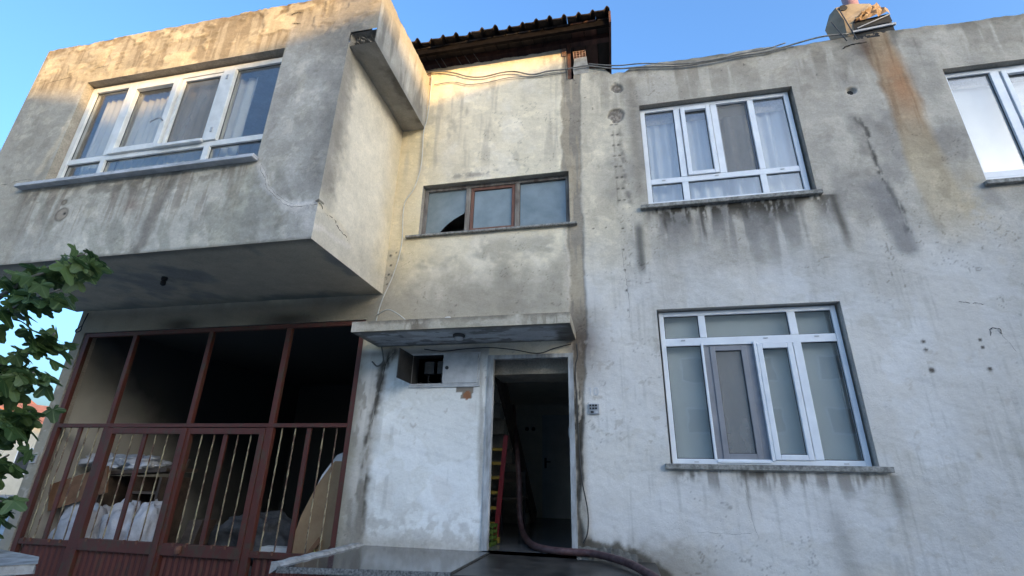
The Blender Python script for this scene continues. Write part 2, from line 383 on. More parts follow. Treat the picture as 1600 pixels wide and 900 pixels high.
M['darkwood'] = mat_basic('dark_wood', (.045, .03, .022), (.10, .07, .05), scale=8, rough=.6, bump=.3, stretch=(.3, 1, 1))
M['darkcloth'] = mat_basic('dark_grey_cloth', (.035, .035, .037), (.08, .08, .082), scale=6, rough=.9, bump=.6, bscale=25, bdist=.02)
M['pipe'] = mat_basic('pink_brown_pipe', (.30, .15, .14), (.40, .22, .20), scale=5, rough=.5, bump=.1)
M['door_in'] = mat_basic('painted_inner_door', (.58, .58, .57), (.68, .68, .67), scale=4, rough=.55, bump=.1)
M['hall'] = mat_plaster('hall_plaster', attr=False, base=(.72, .72, .70), grain=.12, bump=.2)
M['red_gloss'] = mat_basic('bright_red_paint', (.10, .005, .008), (.14, .008, .012), scale=5, rough=.4, bump=0)
M['yellow'] = mat_basic('yellow_plastic', (.15, .10, .012), (.21, .145, .018), scale=6, rough=.5, bump=0)
M['green_pl'] = mat_basic('green_plastic', (.03, .06, .008), (.055, .10, .012), scale=6, rough=.5, bump=0)
M['rag'] = mat_cloth('white_rag', (.75, .75, .74), .15, 20)
def mat_leaf(name, c1, c2, vein):
    m, nt, b = new_mat(name); L = nt.links; b.inputs['Roughness'].default_value = .45
    tc = nt.nodes.new('ShaderNodeTexCoord'); sx = nt.nodes.new('ShaderNodeSeparateXYZ'); L.new(tc.outputs['Object'], sx.inputs[0])
    at = node(nt, 'ShaderNodeMath', operation='ARCTAN2'); L.new(sx.outputs['X'], at.inputs[0]); L.new(sx.outputs['Y'], at.inputs[1])
    mr = node(nt, 'ShaderNodeMapRange'); mr.inputs['From Min'].default_value = -math.pi; mr.inputs['From Max'].default_value = math.pi; L.new(at.outputs[0], mr.inputs['Value'])
    r = node(nt, 'ShaderNodeValToRGB'); e = r.color_ramp.elements; e[0].color = (0, 0, 0, 1); e[1].color = (0, 0, 0, 1)
    for p in (.142, .317, .5, .683, .858):
        for q, v in ((p-.014, 0), (p, 1), (p+.014, 0)):
            k = e.new(q); k.color = (v, v, v, 1)
    L.new(mr.outputs['Result'], r.inputs['Fac'])
    n = node(nt, 'ShaderNodeTexNoise', Scale=7, Detail=5); L.new(tc.outputs['Object'], n.inputs['Vector'])
    m1 = node(nt, 'ShaderNodeMix', data_type='RGBA'); m1.inputs['A'].default_value = rgba(c1); m1.inputs['B'].default_value = rgba(c2); L.new(n.outputs['Fac'], m1.inputs['Factor'])
    oi = nt.nodes.new('ShaderNodeObjectInfo'); hs = nt.nodes.new('ShaderNodeHueSaturation')
    v = node(nt, 'ShaderNodeMapRange'); v.inputs['To Min'].default_value = .6; v.inputs['To Max'].default_value = 1.45; L.new(oi.outputs['Random'], v.inputs['Value']); L.new(v.outputs['Result'], hs.inputs['Value'])
    h = node(nt, 'ShaderNodeMapRange'); h.inputs['To Min'].default_value = .515; h.inputs['To Max'].default_value = .47; L.new(oi.outputs['Random'], h.inputs['Value']); L.new(h.outputs['Result'], hs.inputs['Hue'])
    L.new(m1.outputs['Result'], hs.inputs['Color'])
    m2 = node(nt, 'ShaderNodeMix', data_type='RGBA'); m2.inputs['B'].default_value = rgba(vein); L.new(hs.outputs['Color'], m2.inputs['A']); L.new(r.outputs['Color'], m2.inputs['Factor'])
    L.new(m2.outputs['Result'], b.inputs['Base Color'])
    t = node(nt, 'ShaderNodeBsdfTranslucent'); L.new(m2.outputs['Result'], t.inputs['Color'])
    mx = node(nt, 'ShaderNodeMixShader'); mx.inputs['Fac'].default_value = .4; L.new(b.outputs[0], mx.inputs[1]); L.new(t.outputs[0], mx.inputs[2])
    L.new(mx.outputs[0], nt.nodes['Material Output'].inputs['Surface'])
    bp = node(nt, 'ShaderNodeBump', Strength=.5, Distance=.006); L.new(n.outputs['Fac'], bp.inputs['Height']); L.new(bp.outputs['Normal'], b.inputs['Normal'])
    return m
M['leaf'] = mat_leaf('fig_leaf', (.050, .100, .030), (.095, .160, .048), (.15, .21, .085))
M['steel_dark'] = mat_basic('dull_steel', (.10, .10, .10), (.16, .16, .16), scale=7, rough=.6, bump=0)
M['gasket'] = mat_basic('rubber_gasket', (.025, .025, .026), (.05, .05, .05), scale=10, rough=.6, bump=0)
M['bark'] = mat_basic('fig_bark', (.10, .09, .075), (.2, .185, .16), scale=14, rough=.9, bump=.5)
M['ground'] = mat_basic('yard_concrete', (.20, .19, .175), (.32, .31, .29), scale=.7, rough=.9, bump=.3, detail=10)
M['roof_red'] = mat_basic('red_clay_roof', (.36, .12, .06), (.5, .19, .10), scale=3, rough=.85, bump=.3)
M['far_wall'] = mat_basic('far_render', (.42, .40, .36), (.55, .52, .47), scale=.8, rough=.9, bump=.2)
M['far_wall2'] = mat_basic('far_render_cream', (.46, .42, .33), (.58, .53, .43), scale=.8, rough=.9, bump=.2)
M['far_glass'] = mat_basic('far_glass', (.03, .035, .04), (.05, .055, .06), scale=2, rough=.1, bump=0)
M['wet_mortar'] = mat_basic('mossy_mortar', (.045, .042, .034), (.16, .15, .13), scale=12, rough=.85, bump=.8, bscale=30)
M['green_leaf'] = mat_basic('yellow_green_leaf', (.16, .20, .04), (.28, .30, .09), scale=8, rough=.6, bump=0)
M['number'] = mat_basic('faded_number', (.50, .51, .52), (.55, .56, .57), scale=20, rough=.9, bump=0)
M['crack'] = mat_basic('crack_dark', (.03, .028, .025), (.06, .055, .05), scale=20, rough=1, bump=0)
M['salt'] = mat_basic('salt_bloom', (.50, .50, .50), (.66, .66, .66), scale=20, rough=1, bump=.5)

# ================================================================== SETTING
g = MB(); n = 24
for i in range(n):
    for j in range(n):
        pass
g.quad((-600, -600, 0), (600, -600, 0), (600, 600, 0), (-600, 600, 0))
props(g.build('ground', M['ground']), kind='structure')

# ================================================================== HOUSE
house = thing('house', 'weathered two-storey plastered house with a projecting upper bay and stained walls', 'house', (0, 0, 0))

OPEN_GATE = (-7.90, -3.22, -1, 3.44)
OPEN_DOOR = (-1.50, -.50, -1, 2.90)
OPEN_MID = (-2.60, -.48, 4.63, 5.455)
OPEN_UP = (.53, 2.49, 4.79, 6.415)
OPEN_LOW = (.51, 2.45, 1.68, 3.39)
OPEN_FAR = (4.21, 6.25, 4.72, 6.38)
OPEN_BOX = (-2.50, -1.63, 2.56, 2.93)
HOLES = [OPEN_GATE, OPEN_DOOR, OPEN_MID, OPEN_UP, OPEN_LOW, OPEN_FAR, OPEN_BOX]

TOPX = [-9, -.47, -.465, -.37, -.365, -.30, -.05, .09, .14, .18, .30, .37, .44, .59, .87, 1.4, 1.99, 2.23, 2.63, 3.11, 3.5, 3.8, 4.5, 5.28, 9.2]
TOPZ = [7.68, 7.68, 7.08, 7.08, 7.17, 7.20, 7.21, 7.17, 7.10, 7.05, 7.07, 7.06, 7.10, 7.12, 7.14, 7.13, 7.13, 7.14, 7.09, 7.11, 7.12, 7.12, 7.09, 7.08, 7.08]
WARM = np.array([[1.185, 1.085, .965]])
def wall_top(x):
    return np.interp(x, TOPX, TOPZ) + (fbm(x*9, x*0+3.3, 5, 4)-.5)*.045

DRIP = [(3.11, 5.78), (3.19, 5.62), (3.19, 5.15), (3.2, 4.9), (3.22, 4.79), (3.3, 4.43), (3.29, 3.87)]
def wall_col(x, z):
    N = len(x)
    big = fbm(x*.9, z*.9, 11, 5); med = fbm(x*3, z*3, 21, 5); fine = fbm(x*11, z*11, 31, 4)
    strk = fbm(x*9, z*.7, 41, 4); strk2 = fbm(x*22, z*1.3, 51, 3)
    c = np.repeat(np.array([[.46, .44, .40]]), N, 0)
    # upper right: grey, faintly buff
    right = ss(-.3, .15, x + (med-.5)*.3)
    c = mixc(c, right, (.43, .425, .40))
    # middle bay of wall: cream limewash
    left = 1-ss(-.62, -.50, x + (fine-.5)*.08)
    c = mixc(c, left, (.655, .63, .535))
    c = mixc(c, left*ss(.45, .62, med)*.6, (.70, .69, .635))
    c = mixc(c, left*(1-ss(-2.75, -2.1, x+(big-.5)*.8)), (.62, .53, .32), .6)
    # cream flake on the strip right of the joint
    strip = ss(-.34, -.26, x)*(1-ss(.12, .45, x+(med-.5)*.5))
    c = mixc(c, strip, (.60, .575, .49), .85)
    # lower storey, white paint with a ragged upper margin
    low = (1-ss(3.2, 4.6, z + (med-.5)*.9 + (big-.5)*.8))*ss(-.42, -.3, x)
    c = mixc(c, low, (.555, .59, .635), .92)
    c = mixc(c, low*ss(.50, .60, fbm(x*2.2+.6*fbm(x*3,z*3,8,3), z*1.8, 23, 6))*.55, (.50, .505, .50))
    c = mixc(c, low*ss(.55, .72, big)*ss(-.1, .3, x), (.49, .495, .49), .5)
    c = mixc(c, low*(1-ss(1.3, 2.1, z))*ss(1.2, 3.5, x)*ss(.35, .6, big), (.42, .44, .47), .5)
    c = mixc(c, ss(2.3, 4.8, x+(big-.5))*low, (.43, .445, .455), .75)
    c = mixc(c, low*(1-ss(.0, .9, x))*ss(1.0, 1.4, z)*(1-ss(2.9, 3.6, z)), (.63, .655, .68), .7)
    c = mixc(c, low*np.exp(-((x-1.3)/1.0)**2-((z-1.15)/.4)**2), (.60, .625, .66), .6)
    # entrance recess wall below the canopy
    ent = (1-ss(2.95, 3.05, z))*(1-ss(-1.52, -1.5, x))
    c = mixc(c, ent, (.715, .785, .86), .95)
    c = mixc(c, ent*ss(.56, .7, med), (.58, .60, .62), .4)
    pierx = ent*(1-ss(-2.97, -2.86, x + (med-.5)*.12))
    c = mixc(c, pierx, (.57, .575, .575), .8)
    # band under the middle window: grey wet-looking cement
    gz = ss(3.1, 3.5, z)*(1-ss(3.75, 4.35, z+(med-.5)*.9))*left
    c = mixc(c, gz, (.30, .29, .26), .85)
    gz2 = left*ss(4.0, 4.2, z)*(1-ss(4.4, 4.6, z))
    c = mixc(c, gz2*ss(.5, .62, fbm(x*2.2, z*2.5, 61, 4)), (.33, .32, .28), .7)
    c = mixc(c, left*ss(.57, .7, strk)*ss(5.4, 6, z)*(1-ss(7.0, 7.3, z)), (.43, .41, .36), .6)
    c = mixc(c, left*ss(.6, .7, fbm(x*5, z*2.5, 71, 4))*ss(5.5, 5.7, z), (.36, .345, .30), .45)
    hd = np.exp(-((z-5.56)/.05)**2)*ss(-2.3, -2.1, x)*(1-ss(-1.5, -1.3, x))
    c = mixc(c, hd*ss(.35, .6, fine), (.27, .26, .25), .8)
    # cement joint band between the two halves of the house
    bl = np.interp(z, [.8, 3.3, 4.47, 5.5, 7.06], [-.50, -.53, -.52, -.59, -.57]) + (fbm(z*5, z*0, 81, 4)-.5)*.09
    br = np.interp(z, [.8, 1.2, 2.2, 3.3, 4.45, 5.3, 7.0], [-.40, -.43, -.37, -.30, -.30, -.32, -.27]) + (fbm(z*6, z*0+4, 82, 4)-.5)*.07
    band = ss(0, .04, x-bl)*(1-ss(-.03, .01, x-br))
    c = mixc(c, band, (.265, .25, .22), .92)
    c = mixc(c, band*ss(.5, .58, strk2)*ss(3.2, 3.6, z), (.42, .38, .30), .6)
    c = mixc(c, band*(1-ss(2.9, 3.6, z)), (.22, .205, .18), .75)
    c = mixc(c, band*(1-ss(3.0, 3.1, z))*ss(.5, .54, fbm(x*9, z*2.2, 83, 5)), (.50, .48, .44), .8)
    c = mixc(c, band*(1-ss(2.6, 2.95, z))*ss(.47, .51, fbm(x*12, z*2, 84, 5)), (.04, .038, .033), .9)
    # soot and damp above the canopy corner
    c = mixc(c, np.exp(-((x+.36)/.22)**2-((z-3.05)/.42)**2), (.07, .055, .045), .75)
    # weather streaks running from the parapet
    pz = ss(.75, .0, 7.1-z)
    up = right*ss(6.2, 6.9, z)
    c = mixc(c, right*ss(.45, .57, strk)*ss(5.9, 7.0, z), (.235, .225, .20), .7)
    c = mixc(c, right*ss(6.93, 7.08, z+(fine-.5)*.18), (.17, .165, .145), .75)
    c = mixc(c, up*ss(.54, .66, med), (.42, .405, .36), .6)
    c = mixc(c, right*ss(.5, .68, fbm(x*1.7, z*1.3, 91, 5))*ss(3.9, 4.6, z), (.24, .24, .24), .6)
    c = mixc(c, right*ss(.52, .62, fbm(x*6, z*6, 92, 4))*ss(4.2, 4.8, z), (.40, .395, .37), .35)
    # strip at the left of the upper window
    c = mixc(c, np.exp(-((x-.44)/.09)**2)*ss(4.7, 5.0, z)*(1-ss(6.85, 7.0, z)), (.25, .24, .215), .75)
    gl = np.interp(z, [4.6, 5.2, 6.15], [.34, .26, .24])
    c = mixc(c, np.exp(-((x-gl)/.035)**2)*ss(4.75, 4.9, z)*(1-ss(5.9, 6.2, z))*ss(.35, .6, fine), (.13, .125, .12), .7)
    c = mixc(c, np.exp(-((x-.39)/.065)**2)*ss(3.78, 4.0, z)*(1-ss(4.45, 4.62, z))*ss(.2, .5, strk2), (.10, .105, .105), .9)
    c = mixc(c, np.exp(-((x-.47)/.05)**2)*ss(3.9, 4.1, z)*(1-ss(4.6, 4.75, z)), (.52, .50, .42), .5)
    # scabs of lost plaster
    for sx, sz, sr in ((.24, 6.78, .085), (.21, 6.30, .115)):
        d = np.hypot(x-sx, z-sz) + (fine-.5)*.08
        c = mixc(c, 1-ss(sr-.015, sr+.01, d), (.155, .145, .135), .95)
        c = mixc(c, (1-ss(sr-.03, sr, d))*ss(.5, .6, fbm(x*40, z*40, 93, 2)), (.32, .30, .28), .8)
    # runs under the upper window sill
    u = ss(.42, .6, x)*(1-ss(2.45, 2.75, x)); dz = 4.74-z
    ln = .15+1.0*fbm(x*4, x*0, 101, 3)
    run = u*ss(-.01, .01, dz)*(1-ss(ln*.3, ln*1.15, dz))
    c = mixc(c, run*ss(.40, .54, strk), (.215, .22, .225), .9)
    c = mixc(c, u*ss(0, .01, dz)*(1-ss(.04, .34, dz + (med-.5)*.3))*ss(.44, .53, fbm(x*16, z*5, 102, 5)), (.045, .042, .034), .95)
    for px, w, l in ((.72, .02, .42), (1.16, .018, .62), (1.68, .016, .3), (2.2, .03, .25), (2.66, .05, .85)):
        c = mixc(c, np.exp(-((x-px-.02*np.sin(z*5))/w)**2)*ss(0, .02, dz)*(1-ss(l*.5, l, dz)), (.075, .072, .065), .85)
    for px, w, l in ((1.06, .04, .7), (2.36, .09, .95), (.58, .06, .6)):
        c = mixc(c, np.exp(-((x-px)/w)**2)*ss(.02, .1, dz)*(1-ss(l*.6, l, dz)), (.50, .49, .45), .65)
    # runs under the ground-floor sill
    u = ss(.45, .6, x)*(1-ss(2.4, 2.65, x)); dz = 1.62-z
    ln = .05+.5*fbm(x*6, x*0+7, 103, 4)**1.5
    c = mixc(c, u*ss(-.01, .01, dz)*(1-ss(ln*.3, ln, dz))*ss(.46, .56, fbm(x*18, z*1.6, 105, 5)), (.22, .22, .22), .8)
    c = mixc(c, u*ss(0, .01, dz)*(1-ss(.02, .16, dz+(med-.5)*.2))*ss(.5, .6, fbm(x*9, z*3, 104, 4)), (.10, .095, .085), .85)
    c = mixc(c, np.exp(-((x-2.55)/.07)**2)*ss(0, .02, dz)*(1-ss(.2, .5, dz)), (.2, .2, .19), .8)
    c = mixc(c, np.exp(-((x-2.0+.12*(z-1))/.10)**2)*ss(.2, .5, dz)*(1-ss(.8, 1.2, dz)), (.29, .30, .31), .6)
    # the rust run below the chimney pipe
    rl = np.interp(z, [3.9, 5.7, 6.9], [3.50, 3.46, 3.42]); rr = np.interp(z, [3.9, 5.5, 6.2, 6.9], [4.02, 3.92, 3.88, 3.80])
    wob = (fbm(z*2.5+x*2, x*3, 111, 4)-.5)*.16
    rm = ss(0, .10, x-rl+wob)*(1-ss(-.10, .03, x-rr+wob))
    c = mixc(c, rm*ss(4.5, 5.9, z+(big-.5)), (.335, .255, .165), .8)
    c = mixc(c, rm*ss(3.7, 4.6, z)*(1-ss(5.2, 6.0, z)), (.40, .34, .225), .55)
    c = mixc(c, rm*np.exp(-((x-3.72)/.15)**2-((z-6.28)/.45)**2)*ss(.3, .6, med), (.36, .19, .10), .8)
    c = mixc(c, rm*ss(.52, .64, strk2)*ss(5.2, 6, z), (.20, .13, .08), .55)
    c = mixc(c, np.exp(-((x-3.46)/.10)**2-((z-6.9)/.22)**2), (.10, .07, .055), .8)
    c = mixc(c, np.exp(-((x-4.05)/.14)**2-((z-4.35)/.5)**2)*ss(.35, .6, med), (.46, .37, .20), .6)
    # the dark drip and its grey smear
    d = pdist(x, z, DRIP) + (fine-.5)*.05
    c = mixc(c, (1-ss(.005, .05, d))*ss(.32, .48, fbm(x*30, z*9, 121, 4))*ss(.2, .35, vn(z*3, z*0, 122)+.15), (.06, .06, .058), .95)
    d = pdist(x, z, [(3.12, 4.75), (3.25, 4.0)]) + (med-.5)*.14
    c = mixc(c, (1-ss(.05, .17, d)), (.21, .215, .225), .85)
    d = pdist(x, z, [(3.08, 5.75), (3.12, 5.3)]) + (med-.5)*.1
    c = mixc(c, (1-ss(.03, .12, d)), (.225, .225, .22), .6)
    d = np.hypot(x-4.0, (z-6.35)/2.5)
    c = mixc(c, (1-ss(.1, .25, d+(med-.5)*.2)), (.26, .26, .25), .5)
    # pocks, nail holes
    for px, pz_, r in ((3.13, 2.91, .022), (3.13, 2.82, .022), (3.13, 2.61, .032), (3.63, 2.91, .02), (3.63, 2.83, .02), (3.63, 2.61, .025),
                       (.19, 4.5, .016), (.18, 4.2, .016), (.18, 3.92, .016), (.18, 3.65, .016), (.18, 3.4, .014), (-.02, 4.53, .014), (-.18, 4.53, .014), (-2.98, 4.36, .022), (-2.96, 4.21, .02), (-2.97, 4.07, .02), (-2.98, 3.93, .016), (-2.9, 4.4, .015)):
        c = mixc(c, 1-ss(r*.5, r*1.2, np.hypot(x-px, z-pz_)), (.06, .055, .05), .95)
    for k in range(8):
        for dx in (-.03, .035):
            c = mixc(c, 1-ss(.006, .02, np.hypot((x-.185-dx-.005*k+.02)*.6, z-6.14+k*.175)), (.07, .065, .06), .9)
    c = mixc(c, np.exp(-((x-.155)/.008)**2)*ss(4.8, 4.9, z)*(1-ss(6.0, 6.1, z))*ss(.35, .5, fine), (.22, .21, .19), .7)
    # sill ends, base of the wall and its splash
    c = mixc(c, ss(-.5, -.4, x)*(1-ss(.4, 1.2, x))*(1-ss(.78, 1.0+.2*big, z+(fine-.5)*.25)), (.24, .23, .21), .7)
    moss = np.interp(x, [-.5, -.2, .05, .35, .6], [.92, .92, .88, .70, .5])
    c = mixc(c, ss(-.5, -.45, x)*(1-ss(-.02, .05, z-moss+(fine-.5)*.12)), (.075, .07, .058), .9)
    c = mixc(c, ent*(1-ss(.78, .98, z+(fine-.5)*.2)), (.40, .40, .39), .75)
    c = mixc(c, ent*(1-ss(.8, 1.35, z+(med-.5)*.5))*ss(.45, .6, fine), (.36, .36, .35), .6)
    # soot above gate, dirt by the crack; wall darkened just below the canopy
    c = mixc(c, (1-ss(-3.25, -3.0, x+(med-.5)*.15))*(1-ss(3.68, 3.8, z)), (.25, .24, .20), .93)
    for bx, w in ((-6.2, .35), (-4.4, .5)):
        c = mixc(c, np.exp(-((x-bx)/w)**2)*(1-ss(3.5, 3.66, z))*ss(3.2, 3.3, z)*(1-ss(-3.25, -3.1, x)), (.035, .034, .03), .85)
    d = pdist(x, z, [(-2.76, 3.0), (-2.9, 2.8), (-2.93, 2.4), (-2.99, 1.8), (-2.94, .8)]) + (fine-.5)*.10
    c = mixc(c, (1-ss(.0, .14, d)), (.36, .355, .34), .75); c = mixc(c, (1-ss(.01, .085, d))*ss(.40, .56, fbm(x*12, z*3, 131, 5)), (.08, .076, .07), .95)
    c = mixc(c, pierx*(1-ss(.7, 1.7, z))*ss(.45, .6, fbm(x*5, z*2, 132, 5)), (.2, .195, .18), .75)
    c = mixc(c, pierx*ss(.55, .60, fbm(x*9, z*2.5, 133, 5)), (.25, .245, .23), .7)
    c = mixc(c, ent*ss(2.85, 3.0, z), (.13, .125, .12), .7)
    c = mixc(c, (1-ss(-1.55, -1.5, x))*ss(-1.63, -1.57, x)*ent*ss(.4, .6, fbm(x*8, z*2, 134, 4)), (.28, .275, .26), .7)
    c = mixc(c, ent*np.exp(-((x+1.66)/.1)**2-((z-2.75)/.25)**2), (.2, .2, .195), .6)
    rp = (np.abs(x+1.79) < .105)*(np.abs(z-2.49) < .035) + (np.abs(x+1.77+(fine-.5)*.04) < .065)*(np.abs(z-2.43) < .05)
    c = mixc(c, np.clip(rp, 0, 1)*1.0, (.17, .15, .13), .9)
    c = mixc(c, (np.hypot(x+1.76, z-2.42) < .05)*1.0, (.30, .14, .075), .9)
    wx = x+.25*(fbm(x*2, z*2, 151, 3)-.5); wz = z+.25*(fbm(x*2, z*2, 152, 3)-.5)
    p1 = fbm(wx*1.3, wz*1.1, 153, 6)
    c = mulc(c, ss(.54, .58, p1)*(1-low)*(1-.45*left)*(1-ent)*.65, (.86, .86, .87)); c = mulc(c, ss(.42, .405, p1)*(1-low)*.7, (1.0, 1.0, 1.0))
    p2 = fbm(wx*4.5, wz*3.2, 154, 6)
    c = mulc(c, ss(.60, .63, p2)*.6*(1-.55*left)*(1-.85*np.maximum(low, ent)), (.80, .79, .78))
    p3 = fbm(wx*7, wz*7, 155, 5)
    c = mulc(c, ss(.65, .67, p3)*ss(3.2, 4.5, z), (1.10, 1.10, 1.09))
    tr = fbm(x*2.5+z*1.2, z*34+x*9, 156, 3)
    c = mulc(c, ss(.6, .75, tr)*.5, (.86, .86, .86))
    pit = vn(x*55, z*55, 157)*vn(x*9, z*9, 158)
    c = mulc(c, ss(.74, .80, pit)*ss(3.6, 4.4, z)*(1-.7*left)*ss(.48, .6, big), (.45, .45, .44))
    # painted lower walls: thin drips, chips down to the grey coat, tidelines, hair cracks
    lo2 = np.maximum(low, ent)
    drp = fbm(x*30, z*.55, 161, 3)
    c = mulc(c, lo2*ss(.60, .68, drp)*ss(.45, .6, med)*.8, (.84, .84, .83))
    ch = fbm(x*13+.5*med, z*13, 162, 4)
    c = mixc(c, lo2*ss(.715, .725, ch)*ss(.5, .6, big), (.40, .395, .38), .6)
    hl = np.abs(fbm(wx*2.2, wz*2.2, 163, 4)-.5)
    c = mulc(c, (1-ss(.0008, .004, hl))*ss(.5, .62, fbm(x*.8, z*.8, 164, 3)), (.62, .61, .60))
    td = 1*np.abs(fbm(wx*1.1, wz*1.6, 165, 5)-.53)
    c = mulc(c, lo2*(1-ss(.004, .02, td))*.7, (.90, .89, .86))
    c = mulc(c, lo2*ss(.53, .54, fbm(wx*1.1, wz*1.6, 165, 5)), (.95, .945, .93))
    # faint yellow wash near the inside corner and broad tonal drift
    f = .88+.24*fbm(x*1.4, z*1.1, 141, 4)
    sm = np.clip(1-.62*np.maximum(low, ent)-.35*left, .3, 1)
    return np.concatenate([c*f[:, None]*WARM, sm[:, None]], 1)

def wall_disp(x, z):
    d = (fbm(x*1.3, z*1.3, 201, 3)-.5)*.014 + (fbm(x*26, z*26, 202, 3)-.5)*.006
    for sx, sz, sr in ((.24, 6.78, .085), (.21, 6.30, .115)):
        q = 1-ss(sr-.015, sr+.01, np.hypot(x-sx, z-sz)+(fbm(x*11, z*11, 31, 4)-.5)*.08)
        d = d - q*(.018+.02*fbm(x*50, z*50, 203, 2))
    d = d - .05*(1-ss(.03, .065, np.hypot((x-3.16), z-6.22)))
    bl = np.interp(z, [.8, 3.3, 4.47, 5.5, 7.06], [-.50, -.53, -.52, -.59, -.57]) + (fbm(z*5, z*0, 81, 4)-.5)*.09
    br = np.interp(z, [.8, 1.2, 2.2, 3.3, 4.45, 5.3, 7.0], [-.40, -.43, -.37, -.30, -.30, -.32, -.27]) + (fbm(z*6, z*0+4, 82, 4)-.5)*.07
    d = d - .010*ss(0, .02, x-bl)*(1-ss(-.02, .0, x-br))
    return d
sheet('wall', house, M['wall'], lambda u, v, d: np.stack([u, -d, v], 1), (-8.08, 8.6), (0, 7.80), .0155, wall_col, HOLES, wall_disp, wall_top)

# parapet coping strip, hidden back and end walls, flat roof slab
cap = MB()
xs = [x for x in TOPX if x >= -.30] ; xs = sorted(set(xs + list(np.linspace(-.3, 8.6, 120))))
zt = wall_top(np.array(xs))
for (xa, za), (xb, zb) in zip(zip(xs[:-1], zt[:-1]), zip(xs[1:], zt[1:])):
    cap.quad((xa, -.002, za-.004), (xb, -.002, zb-.004), (xb, .20, zb-.012), (xa, .20, za-.012))
    cap.quad((xb, .20, zb-.012), (xb, .20, 6.2), (xa, .20, 6.2), (xa, .20, za-.012))
cap.build('parapet', M['cap'], house)
shell = MB()
shell.box(8.35, 8.6, .21, 8.0, 0, 7.05); shell.box(-8.08, 8.6, 8.0, 8.2, 0, 6.9)
shell.box(-8.08, -7.96, .02, 7.99, 0, 7.0)
shell.build('outer_wall', M['cap'], house)
MB().box(-7.95, 8.34, .22, 7.99, 6.55, 6.75).build('flat_roof', M['cap'], house)
# thickness of the middle wall head (broken hollow-brick top)
mb = MB()
xs = np.linspace(-2.66, -.465, 60); zt = wall_top(xs)
for i in range(59):
    mb.quad((xs[i], -.002, zt[i]-.004), (xs[i+1], -.002, zt[i+1]-.004), (xs[i+1], .2, zt[i+1]-.01), (xs[i], .2, zt[i]-.01))
mb.quad((-.466, 0, 7.05), (-.466, .2, 7.05), (-.466, .2, 7.67), (-.466, 0, 7.67))
mb.quad((-.37, 0, 7.05), (-.37, .2, 7.05), (-.37, .2, 7.18), (-.37, 0, 7.18))
mb.quad((-.466, 0, 7.07), (-.366, 0, 7.07), (-.366, .2, 7.07), (-.466, .2, 7.07))
mb.build('wall_head', M['mortar'], house)

# reveals of the openings in the front wall
def reveal(o, y0, y1, mat, bottom=True, name='reveal'):
    x0, x1, z0, z1 = o; m = MB(); e = .001
    m.quad((x0, y0, z1), (x1, y0, z1), (x1, y1, z1), (x0, y1, z1))
    m.quad((x0, y0, z0), (x0, y0, z1), (x0, y1, z1), (x0, y1, z0))
    m.quad((x1, y0, z0), (x1, y1, z0), (x1, y1, z1), (x1, y0, z1))
    if bottom: m.quad((x0, y0, z0), (x0, y1, z0), (x1, y1, z0), (x1, y0, z0))
    return m.build(name, mat, house)
reveal(OPEN_MID, 0, .22, M['reveal']); reveal(OPEN_UP, 0, .22, M['reveal']); reveal(OPEN_FAR, 0, .22, M['reveal'])
reveal(OPEN_LOW, 0, .22, M['reveal_light']); reveal(OPEN_GATE, 0, .2, M['reveal'], False); reveal((-1.5, -.5, .78, 2.9), 0, .2, M['reveal_light'], False)
# dark rooms behind the windows
rooms = MB()
for o in (OPEN_UP, OPEN_LOW, OPEN_FAR): rooms.room(o[0]-.3, o[1]+.3, .22, 3.2, o[2]-.4, o[3]+.12)
rooms.room(-2.75, -.45, .22, 1.6, 4.3, 5.6)
for o in (OPEN_UP, OPEN_LOW, OPEN_FAR, OPEN_MID):   # inner leaf of the wall around each opening
    for a in ((o[0]-.32, o[0], o[2]-.42, o[3]+.14), (o[1], o[1]+.32, o[2]-.42, o[3]+.14), (o[0], o[1], o[2]-.42, o[2]), (o[0], o[1], o[3], o[3]+.14)):
        rooms.quad((a[0], .221, a[2]), (a[1], .221, a[2]), (a[1], .221, a[3]), (a[0], .221, a[3]))
rooms.build('room', M['inner'], house)

